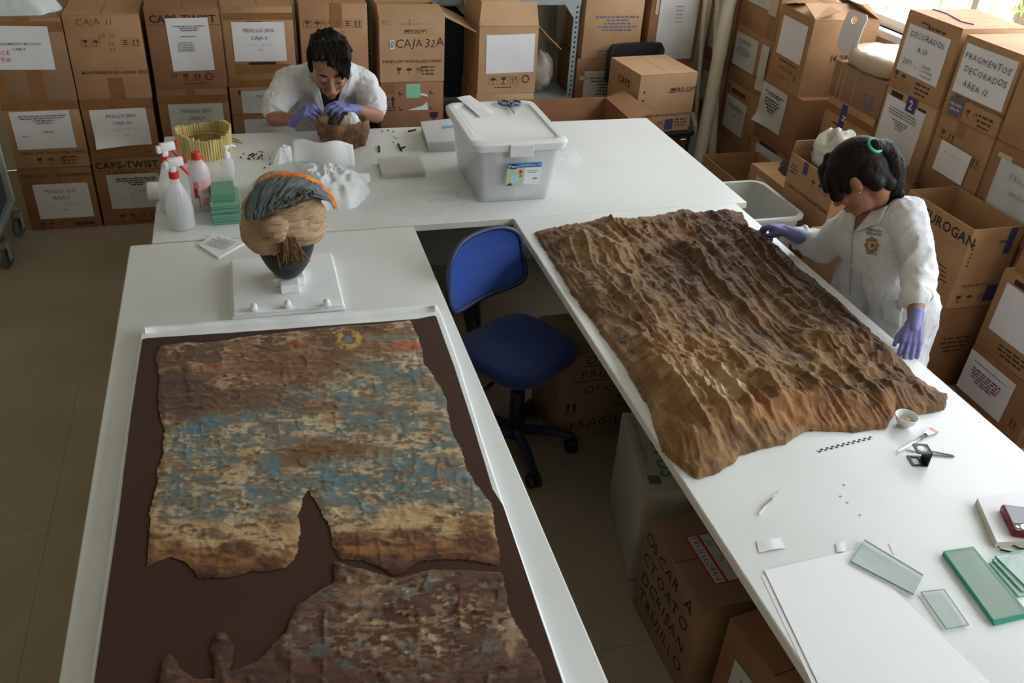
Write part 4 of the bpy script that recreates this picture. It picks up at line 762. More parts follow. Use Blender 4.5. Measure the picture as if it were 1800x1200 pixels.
# --- spray bottles
def spray(label, loc, rz):
    t = thing('spray_bottle', label, 'bottle', loc, rz)
    autosmooth(MB().lathe([(.044, 0), (.05, .006), (.05, .075), (.046, .1), (.034, .14), (.022, .17), (.015, .185), (.014, .2)], n=24).build('bottle_body', CLEAR, t)); MB().lathe([(0, .004), (.045, .005), (.046, .06), (0, .06)], n=20).build('liquid', mat('clear_liquid', (214, 220, 224), .1, alpha=.4), t)
    autosmooth(MB().lathe([(.018, .195), (.018, .217), (.016, .219), (0, .219)], n=18).build('collar', REDP, t))
    h = MB().box(-.016, .04, -.011, .011, .238, .27, bev=.006); h.box(-.012, .01, -.01, .01, .218, .242, bev=.004); h.box(-.03, -.012, -.009, .009, .232, .262, bev=.005); autosmooth(h.build('spray_head', WHITEP, t), 35)
    MB().box(.04, .052, -.011, .011, .246, .27, bev=.003).build('nozzle', REDP, t); MB().tube([(.026, 0, .24), (.038, 0, .222), (.052, 0, .2)], [.006, .006, .005], 8).build('trigger', REDP, t); MB().tube([(0, 0, .2), (0, 0, .01)], .0025, 6).build('dip_tube', WHITEP, t)
spray('spray bottle with clear body standing in front of the other spray bottle', A(320, 400)+Vector((0, .01, 0)), .25); spray('spray bottle with clear body standing behind the other spray bottle', A(306, 372)+Vector((0, .02, 0)), .35)
# --- alcohol bottle
t = thing('alcohol_bottle', 'clear bottle with red cap and pink printing', 'bottle', A(358, 366), .1)
autosmooth(MB().lathe([(.036, 0), (.04, .005), (.04, .15), (.038, .165), (.026, .19), (.016, .2), (.016, .205)], n=26).build('bottle_body', mat('pinkish_bottle', (226, 214, 218), .25, alpha=.62), t)); autosmooth(MB().lathe([(.0175, .203), (.0175, .228), (.016, .231), (0, .231)], n=20).build('cap', REDP, t))
for k in range(9): curved(-1.5, -.35-.1*(k % 3), .128-k*.0062, .131-k*.0062, .0406, PINK, 'printed_lines', t)
curved(-2.3, -1.9, .06, .1, .0406, REDP, 'printed_block', t); curved(-2.25, -1.75, .1, .125, .0406, PINK, 'printed_block', t)
for k in range(5): curved(-1.65+.04, -.8-.06*(k % 2), .055-k*.007, .058-k*.007, .0406, REDP, 'printed_lines', t)
curved(-1.9, -1.82, .015, .07, .0406, REDP, 'printed_lines', t)
# --- pump bottle
t = thing('pump_bottle', 'small clear pump bottle with white dispenser', 'bottle', A(403, 314), .2)
autosmooth(MB().lathe([(.024, 0), (.027, .004), (.027, .07), (.024, .085), (.013, .093), (.012, .1)], n=22).build('bottle_body', CLEAR, t)); autosmooth(MB().lathe([(.0145, .094), (.0145, .112), (.008, .116), (.006, .13), (.012, .134), (.012, .144), (0, .146)], n=18).build('pump', WHITEP, t)); MB().tube([(0, 0, .141), (.03, 0, .142), (.042, 0, .136)], [.006, .005, .004], 8).build('spout', WHITEP, t)
# --- stacked green glass blocks
t = thing('glass_stack', 'stack of small green glass plates between the bottles and the head', 'glass', (-.125, 3.285, TZ), .04)
GB = [mat('stacked_green_glass', (98, 158, 132), .08, alpha=.8, spec=.7), mat('stacked_green_glass_light', (136, 186, 164), .08, alpha=.75, spec=.7)]
for k in range(16):
    dx, dy = random.uniform(-.002, .002), random.uniform(-.003, .003); MB().box(-.052+dx, .052+dx, -.085+dy, .085+dy, k*.005, k*.005+.0044).build('glass_plate', GB[k % 2], t)
for k in range(5): MB().box(-.045, .04, -.05, .085, .08+k*.005, .08+k*.005+.0044).build('glass_plate', GB[k % 2], t)
# --- roll of tissue, plastic, bundle
t = thing('paper_roll', 'white paper roll at the edge of the back worktable', 'roll', (-.365, 3.475, TZ)); MB().lathe([(.012, -.05), (.032, -.05), (.035, -.046), (.035, .046), (.032, .05), (.012, .05)], n=20, M=Matrix.Translation((0, 0, .035)) @ Matrix.Rotation(math.pi/2, 4, 'Y')).build('roll_body', TISSUE, t, True)
heap('plastic_bag', 'large crumpled clear plastic film heap behind the mannequin head', 'plastic film', (.285, 3.45), .16, .2, .1, PFILM, 3, 14, pw=.55); heap('tissue_heap', 'crumpled white tissue beside the clear plastic film', 'tissue', (.02, 3.42), .07, .15, .08, TISSUE, 4, 9)
heap('tissue_heap', 'twisted white tissue lying by the dark seeds', 'tissue', (.13, 3.86), .05, .09, .05, TISSUE, 14, 7, rot=-.5)
# standing sheet of white tissue in front of the bundle
V = []; F = []; n = 16
for j in range(9):
    for i in range(n+1):
        s = i/n; q = j/8; p = A(517, 300).lerp(A(628, 305), s); V.append((p.x, p.y+.1*q+.02*math.sin(s*7+q)+.06*(1-q)*(1-q), TZ+.003+.105*q*(.82+.18*math.sin(s*3))+.006*math.sin(s*11)))
for j in range(8):
    for i in range(n): k = j*(n+1)+i; F.append((k, k+1, k+n+2, k+n+1))
o = new_obj('tissue_sheet', V, F, TISSUE, None, True); o.modifiers.new('s', 'SOLIDIFY').thickness = .0015; tag(o, 'upright bent sheet of white tissue in front of the man', 'tissue')
t = thing('tissue_roll', 'short rolled white tissue to the right of the plastic film', 'tissue', A(625, 322), 0); MB().lathe([(.006, -.06), (.02, -.06), (.02, .06), (.006, .06)], n=16, M=Matrix.Translation((0, 0, .02)) @ Matrix.Rotation(math.pi/2, 4, 'Y'), sy=1.5).build('roll_body', TISSUE, t, True)
heap('plastic_bag', 'flat clear plastic sheet spread toward the front of the back worktable', 'plastic film', (.62, 3.3), .24, .12, .006, FROST2, 31, 5)
heap('plastic_bag', 'clear plastic sleeve lying against the storage tub', 'plastic film', (1.36, 3.72), .13, .17, .02, FROST2, 33, 5)
# --- textile bundle the man works on
bun = thing('textile_bundle', 'round brown bundle of ancient textile under the hands of the man', 'bundle', (.41, 4.0, TZ)); V = []; F = []; n = 56; lv = [(.098, 0), (.105, .012), (.11, .03), (.113, .048), (.116, .065), (.114, .083), (.112, .1), (.104, .112), (.09, .1), (.08, .06), (.05, .04), (0, .035)]
for i, (r, z) in enumerate(lv):
    for k in range(n):
        t = 2*math.pi*k/n; rr = r*(1+.12*(float(fbm(math.cos(t)*2.5, math.sin(t)*2.5, z*25+3))-.5)*2+.04*math.sin(t*9+z*60)+.12*(float(ridge(math.cos(t)*5, math.sin(t)*5, z*45, 2))-.6)); V.append((rr*math.cos(t)*1.02, rr*.85*math.sin(t), z+.012*float(fbm(math.cos(t)*3+9, math.sin(t)*3, 2))*(1 if i > 0 else 0)))
for i in range(len(lv)-1):
    for k in range(n): F.append((i*n+k, i*n+(k+1) % n, (i+1)*n+(k+1) % n, (i+1)*n+k))
F.append(tuple(reversed(range(n))))
new_obj('cloth_wrap', V, F, mat('bundle_cloth', (146, 112, 80), .9, (96, 68, 48), 22, .8, 60, detail=6), bun, True)
heap('packing_tissue', None, None, (.04, .02), .055, .045, .08, TISSUE, 41, base=.06, parent=bun); heap('dark_fragment', None, None, (-.045, .0), .035, .03, .07, mat('dark_fibre', (50, 42, 40), .9), 43, base=.06, parent=bun)
# --- seeds, crumbs
SEED = mat('dark_seed', (58, 40, 30), .7)
for i in range(34):
    p = A(447+random.gauss(0, 9), 275+random.gauss(0, 4)) if i < 22 else A(random.uniform(655, 700), random.uniform(228, 252)) if i < 28 else A(random.uniform(450, 480), random.uniform(268, 300))
    o = MB().lathe([(0, 0), (.003, .001), (.004, .003), (.003, .0055), (0, .006)], n=6, sx=random.uniform(.8, 1.5), sy=random.uniform(.7, 1.2)).build('seed', SEED); o.location = p; o.rotation_euler.z = random.uniform(0, 3); tag(o, 'tiny dark seed or crumb scattered on the back worktable', 'seed', 'dark seeds and crumbs on the back worktable')
for i, (a, b) in enumerate([((718, 232), (731, 229)), ((700, 254), (706, 266)), ((705, 262), (712, 259)), ((666, 258), (667, 268))]):
    o = MB().tube([A(*a)+Vector((0, 0, .003)), A(*b)+Vector((0, 0, .004))], [.005, .004], 6).build('charred_fragment', mat('charred', (44, 44, 40), .9)); tag(o, 'small charred fragment lying beside the flat plastic boxes', 'fragment', 'charred fragments')
# --- flat plastic boxes
def flatbox(label, pts, h, inner):
    P = quad(pts); cx = sum(p[0] for p in P)/4; cy = sum(p[1] for p in P)/4; t = thing('plastic_box', label, 'box', (cx, cy, TZ)); L = [(x-cx, y-cy) for x, y in P]
    MB().prism([(x*.97, y*.97) for x, y in L], .001, h*.55).build('contents', inner, t); MB().prism(L, 0, h).build('case', FROST, t); MB().prism([(x*1.02, y*1.02) for x, y in L], h-.006, h+.002).build('lid', FROST2, t)
    return t
flatbox('flat clear plastic box with brown contents near the white tissue', [(672, 314), (748, 311), (737, 283), (664, 287)], .028, mat('sandy_contents', (176, 158, 136), .8)); flatbox('flat grey plastic box with blue tape beside the storage tub', [(752, 268), (801, 266), (796, 226), (740, 232)], .05, mat('grey_contents', (186, 186, 178), .8))
o = sheet('tape_strip', 'strip of blue tape on the flat grey plastic box', 'tape', quad([(777, 221), (799, 219), (799, 223), (777, 225)], TZ+.055), TZ+.053, mat('blue_tape', (110, 160, 196), .5), .0005)
o = sheet('paper_scrap', 'small translucent paper squares near the charred fragments', 'paper', quad([(712, 254), (735, 250), (737, 262), (712, 266)]), TZ, FROST2, .001)
# --- booklet
bk = thing('booklet', 'small printed booklet lying at the corner of the left worktable', 'booklet', (0, 0, TZ)); P = quad([(349, 432), (376, 413), (432, 428), (384, 455)]); MB().prism(P, 0, .006).build('cover', PAPER, bk); cxm = sum(p[0] for p in P)/4; cym = sum(p[1] for p in P)/4
e1 = (Vector(P[2])-Vector(P[1])).normalized(); e2 = Vector((-e1.y, e1.x)); fb = Face(bk, (cxm, cym, .006), (e1.x, e1.y, 0), (e2.x, e2.y, 0), (0, 0, 1), .1, .1); fb.lines(0, .04, [.08, .05, .09, .06, .07, .08, .05], .004, INKG, gap=2.6, n=.0008); fb.rect('printed_box', -.05, -.03, .045, .028, mat('pale_print', (196, 200, 206), .6), .0005)
# --- mannequin head with headdress
fb_ = thing('foam_slab', 'translucent white foam slab under the mannequin head', 'foam', (.06, 2.68, TZ))
MB().box(-.18, .175, -.19, .19, 0, .0115, bev=.003).build('lower_layer', FOAM, fb_); MB().box(-.172, .17, -.185, .185, .0115, .024, bev=.003).build('upper_layer', FOAM, fb_)
for px, py, pl in ((447, 546, 'nearest the booklet'), (506, 540, 'in front of the white block'), (575, 538, 'nearest the blue chair')):
    p = A(px, py, TZ+.024); o = MB().lathe([(0, -.016), (.009, -.016), (.011, -.012), (.011, .012), (.009, .016), (0, .016)], n=12, M=Matrix.Translation((0, 0, .011)) @ Matrix.Rotation(math.pi/2, 4, 'X')).build('foam_peg', FOAM, None, True); o.location = (p.x, p.y, TZ+.0242) if px > 0 else p; tag(o, 'small white rolled foam peg on the foam slab, '+pl, 'peg', 'foam pegs in front of the mannequin head')
hd = thing('mannequin_head', 'black faceless mannequin head on a white block', 'mannequin', (.07, 2.69, TZ+.0245)); MB().box(-.03, .03, -.1, -.05, 0, .03, bev=.003).box(-.05, .05, -.05, .06, 0, .03, bev=.003).build('block', FOAM, hd)
V = []; F = []; n = 32; m_ = 24
for j in range(m_+1):
    q = j/m_; a = math.pi*q; z = .17+.145*math.cos(a)*-1; wd = math.sin(a)**.8; low = max(0, .5-q)*2; rx = .1*wd*(1-.28*low); ry = .115*wd*(1-.2*low)
    for k in range(n): t = 2*math.pi*k/n; V.append((rx*math.cos(t), ry*math.sin(t)-.03*low+(-.012 if abs(t-1.5*math.pi) < .25 and .35 < q < .5 else 0), z))
for j in range(m_):
    for k in range(n): F.append((j*n+k, j*n+(k+1) % n, (j+1)*n+(k+1) % n, (j+1)*n+k))
new_obj('head_form', V, F, mat('black_felt', (30, 28, 30), .95, sheen=.15, bump=.1, bscale=300), hd, True)
tu = thing('turban', 'wrapped tan cloth headdress with knot, tassel and feather crest', 'headdress', (.075, 2.69, 1.0))
LINEN = mat('tan_linen', (184, 158, 126), .9, (162, 134, 102), 26, 1.0, 26, detail=6, stretch=(1, 1, 4.5))
def band(R1, R2, r, zt, tilt, ph, name, sq=1.0, a0=0, a1=2*math.pi, fold=5, parent=None, m=LINEN, off=(0, 0, 0)):
    V = []; F = []; n = 90; k2 = 48; closed = abs(a1-a0-2*math.pi) < .01; N = n if closed else n+1
    for i in range(N):
        t = a0+(a1-a0)*i/n; env = 1 if closed else math.sin(math.pi*min(max(i/n, .04), .96))**.35
        for k in range(k2):
            s = 2*math.pi*k/k2; w_ = 1.5*float(vnoise(t*1.5+ph, s*.6, ph)); ff = 1+.045*math.sin(fold*s*2.0+t*2+ph+w_*3)-.13*(1-abs(math.sin(s*4.5+t*1.3+w_*3)))**5-.05*(1-abs(math.sin(s*11+t*2.3+w_*5)))**3+.14*(float(fbm(math.cos(s)*2.2+t*.8, math.sin(s)*2.2, ph+t*1.2))-.5)
            rr = r*ff*env; rad = rr*math.cos(s); zz = rr*sq*math.sin(s); V.append((off[0]+(R1+rad)*math.cos(t), off[1]+(R2+rad)*math.sin(t), off[2]+zz+zt+tilt*math.cos(t-ph)))
    for i in range(n if closed else n):
        for k in range(k2): F.append((i*k2+k, i*k2+(k+1) % k2, ((i+1) % N)*k2+(k+1) % k2, ((i+1) % N)*k2+k))
    if not closed: F.append(tuple(range(k2))); F.append(tuple(reversed(range((N-1)*k2, N*k2))))
    return new_obj(name, V, F, m, parent or tu, True)
band(.092, .1, .042, .0, .022, 3.3, 'wrapped_band', 1.25); band(.085, .09, .036, .05, .018, .6, 'wrapped_band', 1.2, fold=4); band(.055, .06, .035, .085, .012, 2.0, 'wrapped_band', 1.1, fold=4)
band(.105, .1, .048, -.03, .01, 3.4, 'hanging_fold', 1.35, math.pi*.95, math.pi*1.5, 6); band(.1, .1, .036, .0, .02, 5, 'hanging_fold', 1.5, math.pi*1.62, math.pi*2.2, 6)
def lump(name, c, r, m, seed, parent, amp=.18, sc=3.):
    V = []; F = []; n = 24; k2 = 16
    for j in range(k2+1):
        a = math.pi*j/k2
        for k in range(n):
            t = 2*math.pi*k/n; d = (math.sin(a)*math.cos(t), math.sin(a)*math.sin(t), math.cos(a)); ff = 1+amp*2*(float(ridge(d[0]*sc+seed, d[1]*sc, d[2]*sc, 2))-.6); V.append((c[0]+r[0]*d[0]*ff, c[1]+r[1]*d[1]*ff, c[2]+r[2]*d[2]*ff))
    for j in range(k2):
        for k in range(n): F.append((j*n+k, j*n+(k+1) % n, (j+1)*n+(k+1) % n, (j+1)*n+k))
    return new_obj(name, V, F, m, parent, True)
lump('knot', (-.035, -.135, .035), (.042, .03, .034), LINEN, 3, tu); lump('knot', (-.03, -.15, .015), (.026, .022, .026), LINEN, 8, tu); lump('crown_cloth', (.01, .0, .045), (.095, .1, .06), LINEN, 5, tu, .1, 6)
TAS = mat('brown_fibre', (124, 92, 64), .9, (92, 64, 42), 60); tb_ = MB()
for k in range(70):
    x0 = random.uniform(-.022, .03); y0 = random.uniform(-.15, -.13); l = random.uniform(.07, .095); tb_.tube([(x0*.7, y0, .0), (x0*1.2+.003, y0-.012, -l*.5), (x0*1.7+random.uniform(-.006, .012), y0-.004, -l)], [.0035, .003, .002], 5)
tb_.tube([(-.03, -.14, -.01), (-.036, -.15, -.06), (-.032, -.152, -.1)], .0025, 5); tb_.build('tassel', TAS, tu)
GF = mat('grey_feather', (98, 108, 110), .75, (78, 84, 84), 40, stretch=(1, 1, 1)); OF = mat('orange_feather', (220, 138, 40), .75, (204, 84, 40), 35)
gf, of = MB(), MB()
def strip(B, p, wd, nrm):
    V = []; F = []
    for i, q in enumerate(p):
        d = (p[min(i+1, len(p)-1)]-p[max(0, i-1)]).normalized(); s = d.cross(nrm).normalized(); ww = wd*math.sin(math.pi*(.15+.8*i/(len(p)-1)))**.7; V += [q-s*ww, q+nrm*ww*.25, q+s*ww]
    for i in range(len(p)-1): a = i*3; F += [(a, a+1, a+4, a+3), (a+1, a+2, a+5, a+4)]
    B.add(V, F)
TL = Vector((.075, 2.69, 1.0))
def W(px, py, y): return at(px, py, y=y)-TL
S0 = [(436, 386), (448, 384), (470, 372), (500, 360), (530, 348), (556, 338)]; S1 = [(441, 340), (456, 318), (490, 308), (530, 310), (562, 324), (584, 352)]
def along(P, t): t = min(max(t, 0), .9999)*(len(P)-1); i = int(t); f_ = t-i; return (P[i][0]*(1-f_)+P[i+1][0]*f_, P[i][1]*(1-f_)+P[i+1][1]*f_)
for k in range(230):
    t = random.random(); a = along(S0, t+random.uniform(-.03, .03)); b = along(S1, t*1.02+random.uniform(0, .12)); a = (a[0]+random.uniform(-3, 3), a[1]+random.uniform(-14, 4)); dy = random.uniform(-.02, .0)
    p0 = W(a[0], a[1], 2.56+dy); p2 = W(b[0], b[1]+random.uniform(0, 8), 2.68+dy); p1 = W(a[0]*.5+b[0]*.5-8*(1-t), a[1]*.45+b[1]*.55-5, 2.585+dy); strip(gf, [p0*(1-s)**2+p1*2*s*(1-s)+p2*s*s for s in np.linspace(0, 1, 7)], .006, Vector((-.1, -.8, .6)).normalized())
for k in range(150):
    t = random.uniform(.25, 1.0); b = along(S1, t); e = along(S1, t+random.uniform(.12, .2)); off = random.uniform(-4, 3); dy = random.uniform(0, .02)
    if t > .85: e = (e[0]+5*(t-.85)/.15+random.uniform(-3, 3), e[1]+18*(t-.85)/.15)
    p0 = W(b[0], b[1]+off+3, 2.675+dy); p2 = W(e[0]+2, e[1]+off-1, 2.695+dy); strip(of, [p0.lerp(p2, s)+Vector((0, 0, .004*math.sin(3.1*s))) for s in np.linspace(0, 1, 5)], .004, Vector((0, -.7, .7)))
gf.build('grey_feathers', GF, tu)['kind'] = 'stuff'; of.build('orange_feathers', OF, tu)['kind'] = 'stuff'
# --- things on the right-hand worktable
t = thing('bowl', 'small white bowl with tan fibres in it', 'bowl', A(1588, 748)); autosmooth(MB().lathe([(.014, 0), (.016, .002), (.026, .018), (.032, .036), (.0305, .036), (.024, .018), (.012, .006), (0, .005)], n=28).build('bowl_body', mat('white_ceramic', (222, 226, 224), .25), t))
h = heap('fibres', None, None, (0, 0), .024, .024, .012, mat('tan_fibres', (196, 164, 132), .9), 51, 14, base=.014, parent=t)
o = None; br = thing('brush', 'flat brush with white handle and pale bristles', 'brush', A(1610, 777)); a, b = A(1577, 796)-A(1610, 777), A(1642, 757)-A(1610, 777); up = Vector((0, 0, .005)); d = (b-a)
MB().tube([a+up, a+d*.35+up, a+d*.62+up], [.0025, .0045, .0035], 8).build('handle', WHITEP, br, True); MB().tube([a+d*.6+up, a+d*.76+up], [.005, .005], 8).build('grip', mat('dark_grip', (96, 88, 92), .5), br, True)
n_ = d.cross(Vector((0, 0, 1))).normalized()
def slab(B, p, q, w0, w1, h0): B.add([p-n_*w0, p+n_*w0, q+n_*w1, q-n_*w1, p-n_*w0+Vector((0, 0, h0)), p+n_*w0+Vector((0, 0, h0)), q+n_*w1+Vector((0, 0, h0)), q-n_*w1+Vector((0, 0, h0))], [(3, 2, 1, 0), (4, 5, 6, 7), (0, 1, 5, 4), (1, 2, 6, 5), (2, 3, 7, 6), (3, 0, 4, 7)]); return B
slab(MB(), a+d*.76+up*.3, a+d*.9+up*.3, .006, .011, .006).build('ferrule', CHROME, br); slab(MB(), a+d*.9+up*.4, b+up*.2, .011, .013, .004).build('bristles', mat('pale_bristle', (214, 170, 146), .8), br)
twz = thing('tweezers', 'steel tweezers lying behind the folding magnifier', 'tweezers', A(1640, 797)); a, b = A(1594, 791)-A(1640, 797), A(1676, 803)-A(1640, 797)
for s in (-1, 1): MB().tube([a+Vector((0, s*.001, .003)), a.lerp(b, .6)+Vector((0, s*.006, .004)), b+Vector((0, s*.002, .003))], [.0016, .003, .002], 6).build('arm', BLD, twz, True)
lp = thing('folding_magnifier', 'black folding magnifier standing open on its square base', 'magnifier', (1.64, 1.43, TZ), -.28)
def sqframe(M, hole_round, name):
    B = MB(); s, q = .021, .015
    if hole_round:
        n = 24; V = []; F = []
        for z in (0, .003):
            for k in range(n):
                t = 2*math.pi*k/n+.131; c_, s_ = math.cos(t), math.sin(t); e = s/max(abs(c_), abs(s_)); V += [(e*c_, e*s_, z), (.0135*c_, .0135*s_, z)]
        for k in range(n):
            a, b2 = 2*k, 2*((k+1) % n); F += [(a, b2, b2+1, a+1), (2*n+a+1, 2*n+b2+1, 2*n+b2, 2*n+a), (a, 2*n+a, 2*n+b2, b2), (a+1, b2+1, 2*n+b2+1, 2*n+a+1)]
        B.add(V, F, M)
    else:
        for r in ((-s, s, -s, -q), (-s, s, q, s), (-s, -q, -q, q), (.006, s, -q, q)): B.box(r[0], r[1], r[2], r[3], 0, .003, M)
    return B.build(name, BLACKP, lp)
sqframe(Matrix.Translation((0, -.0, 0)), False, 'base_frame'); MB().box(.018, .021, -.021, .021, .003, .045).build('upright', BLACKP, lp); sqframe(Matrix.Translation((0, .0, .042)), True, 'lens_frame'); MB().lathe([(0, .043), (.0138, .0433), (.0138, .0445), (0, .0455)], n=24).build('lens', GLASSC, lp)
rl = thing('scale_bar', 'checkered black and white scale bar lying on the worktable', 'ruler', A(1486, 781)); a, b = A(1438, 793), A(1533, 769); d = (b-a).normalized(); ang = math.atan2(d.y, d.x); rl.rotation_euler.z = ang; Lr = (b-a).length; MB().box(-Lr/2, Lr/2, -.006, .006, 0, .0012).build('strip', PAPER, rl)
for k in range(20): x = -Lr/2+Lr*k/20; y = 0 if k % 2 else -.0055; MB().box(x, x+Lr/20, y, y+.0055, .0012, .0016).build('black_square', INK, rl)
pn = thing('scalpel', 'slim white handled needle tool lying alone on the worktable', 'tool', A(1351, 884)); a, b = A(1333, 906)-A(1351, 884), A(1369, 863)-A(1351, 884); MB().tube([a+Vector((0, 0, .004)), a.lerp(b, .3)+Vector((0, 0, .004)), a.lerp(b, .62)+Vector((0, 0, .0045))], [.002, .004, .0032], 8).build('handle', mat('ivory_plastic', (212, 200, 196), .4), pn, True); MB().tube([a.lerp(b, .6)+Vector((0, 0, .0045)), b+Vector((0, 0, .003))], [.002, .0008], 6).build('needle', BLD, pn, True)
sheet('paper_tag', 'small torn paper tag lying near the large white sheet', 'paper', quad([(1329, 951), (1372, 946), (1380, 964), (1334, 972)]), TZ, PAPER, .006)
sheet('paper_tag', 'tiny curled white paper bit behind the long glass plate', 'paper', quad([(1468, 956), (1486, 952), (1486, 970), (1470, 972)]), TZ, PAPER, .006); sheet('paper_tag', 'narrow white paper end showing behind the long glass plate', 'paper', quad([(1562, 957), (1568, 954), (1577, 972), (1570, 974)]), TZ, PAPER, .003)
sheet('paper_sheet', 'large white sheet of paper under the loose glass plates', 'paper', quad([(1343, 1003), (1500, 968), (1800, 1260), (1470, 1270)]), TZ+.0018, mat('bright_paper', (236, 237, 242), .7), .0008); sheet('paper_sheet', 'white sheet of paper peeking out under the large sheet', 'paper', quad([(1338, 1012), (1400, 1000), (1560, 1270), (1462, 1275)]), TZ-.0002, PAPER, .001)
def glass(label, pts, z, h, fm, em, n=1, grp=None):
    P = quad(pts, z); cx = sum(p[0] for p in P)/4; cy = sum(p[1] for p in P)/4; t = thing('glass_plate', label, 'glass', (cx, cy, z), 0, grp); L = [(x-cx, y-cy) for x, y in P]; MB().prism([(x*.985, y*.985) for x, y in L], .0002, h).build('pane', fm, t)
    V = [(x, y, zz) for zz in (0, h) for x, y in L]+[(x*.985, y*.985, zz) for zz in (0, h) for x, y in L]; F = []
    for i in range(4): j = (i+1) % 4; F += [(i, j, 4+j, 4+i), (8+j, 8+i, 12+i, 12+j), (4+i, 4+j, 12+j, 12+i), (j, i, 8+i, 8+j)]
    new_obj('ground_edge', V, F, em, t); return t
glass('long clear glass plate lying across the corner of the white sheet', [(1494, 988), (1605, 1046), (1622, 1012), (1519, 950)], TZ+.004, .005, GLASSC, GLASSCE); glass('small clear glass plate at the edge of the white sheet', [(1663, 1106), (1703, 1099), (1659, 1036), (1618, 1041)], TZ+.004, .003, GLASSC, GLASSCE)
for k, nm in enumerate(('bottom', 'middle', 'top')): glass('green edged glass plate, %s of the larger stack' % nm, [(1748-k, 1100-k*4), (1806, 1086-k*4), (1712-k, 966-k*2), (1656+k, 974-k*2)], TZ+.0045*k, .0042, GLASSG, GLASSE)
for k, nm in enumerate(('bottom', 'middle', 'top')): glass('green edged glass plate, %s of the smaller stack' % nm, [(1790+k*6, 1050-k*9), (1880, 1030-k*4), (1830, 970-k*4), (1738+k*5, 990-k*6)], TZ+.0045*k, .0042, GLASSG, GLASSE)
pd = thing('foam_pad', 'white foam pad carrying the red digital camera', 'pad', (0, 0, TZ)); P = quad([(1748, 962), (1880, 955), (1830, 868), (1714, 884)], TZ); MB().prism(P, 0, .018).build('pad_body', mat('ivory_foam', (228, 222, 208), .7), pd); MB().prism([(x*.999, y*.999) for x, y in P], .018, .0195).build('top_sheet', PAPER, pd)
cm = thing('digital_camera', 'small red digital camera lying screen up on the foam pad', 'camera', A(1788, 922, TZ+.0202), 0); d = A(1776, 945, TZ+.02)-A(1751, 893, TZ+.02); cm.rotation_euler.z = math.atan2(d.y, d.x)
autosmooth(MB().box(-.048, .048, -.029, .029, 0, .02, bev=.005).build('camera_body', mat('dark_red_metal', (126, 34, 52), .3, metal=.4), cm), 35); MB().box(-.045, .045, -.026, .026, .02, .0212).build('back_plate', BLACKP, cm); MB().box(-.043, .02, -.024, .024, .0212, .022).build('screen', mat('screen_glass', (60, 58, 66), .08), cm)
MB().lathe([(.006, .0212), (.011, .0212), (.011, .0228), (.006, .0228)], (.033, 0, 0), 18).build('dial', CHROME, cm)
for q in ((-.018), .018): MB().lathe([(0, .0212), (.004, .0212), (.004, .0225), (0, .0226)], (.033, q, 0), 10).build('button', CHROME, cm)
st = [A(1765, 948), A(1752, 960), A(1758, 968), A(1785, 974), A(1812, 974), A(1815, 968), A(1790, 965), A(1762, 952)]; st = [p+Vector((0, 0, .004)) for p in st]; MB().tube([p-cm.location for p in st], .0022, 6)  # strap path
V = MB().tube([Matrix.Rotation(-cm.rotation_euler.z, 3, 'Z') @ (p-cm.location) for p in st], .0022, 6).build('wrist_strap', BLACKP, cm, True)
for px, py in [(1484, 852), (1478, 872), (1490, 883), (1512, 905)]:
    o = MB().lathe([(0, 0), (.003, .0005), (.0025, .002), (0, .0025)], n=6).build('crumb', PAPER2); o.location = A(px, py); tag(o, 'tiny pale crumb on the worktable in front of the scale bar', 'crumb', 'pale crumbs')
# --- blue office chair in the gap
ch = thing('office_chair', 'blue mesh office chair between the worktables', 'chair', (.872, 2.565, 0), math.radians(31)); BF = mat('blue_fabric', (34, 56, 118), .85, (28, 48, 104), 60, .2, 300, sheen=.2); BM = mat('blue_mesh', (44, 78, 160), .6, (36, 66, 144), 200, alpha=.88); DKB = mat('dark_blue_metal', (40, 48, 84), .45)
for k in range(5):
    a = 2*math.pi*k/5+math.radians(-87-31); c_, s_ = math.cos(a), math.sin(a); MB().tube([(.03*c_, .03*s_, .1), (.14*c_, .14*s_, .095), (.225*c_, .225*s_, .07)], [.022, .019, .015], 8).build('base_arm', DKB, ch, True)
    w_ = MB()
    for s in (-1, 1): w_.lathe([(0, -.01), (.024, -.01), (.028, -.006), (.028, .006), (.024, .01), (0, .01)], n=16, M=Matrix.Translation((.227*c_, .227*s_, .028)) @ Matrix.Rotation(a, 4, 'Z') @ Matrix.Translation((0, s*.015, 0)) @ Matrix.Rotation(math.pi/2, 4, 'X'))
    autosmooth(w_.build('caster', BLACKP, ch))
autosmooth(MB().lathe([(.034, .07), (.036, .12), (.028, .125), (.028, .28), (.024, .285), (.016, .29), (.016, .42), (0, .42)], n=18).build('gas_column', BLACKP, ch)); MB().box(-.1, .1, -.1, .12, .405, .43, bev=.008).build('seat_plate', BLACKP, ch); MB().tube([(-.08, .0, .41), (-.2, -.02, .4), (-.25, -.03, .395)], .008, 8).build('lever', BLACKP, ch, True)
V = []; F = []; n = 40; lv = [(.0, .43), (.8, .43), (.97, .437), (1, .455), (.98, .475), (.9, .484), (.6, .486), (.3, .482), (0, .48)]
for r, z in lv:
    for k in range(n):
        t = 2*math.pi*k/n; e = (abs(math.cos(t))**4.0+abs(math.sin(t))**4.0)**(-1/4.0); x, y = .195*r*e*math.cos(t), .19*r*e*math.sin(t)+.02; zz = z+(.012*(x/.2)**2 if z > .47 else 0)-(.025*max(0, (-y-.12)/.1)**2 if y < -.12 else 0); V.append((x, y, zz))
for i in range(len(lv)-1):
    for k in range(n): F.append((i*n+k, i*n+(k+1) % n, (i+1)*n+(k+1) % n, (i+1)*n+k))
new_obj('seat', V, F, BF, ch, True)
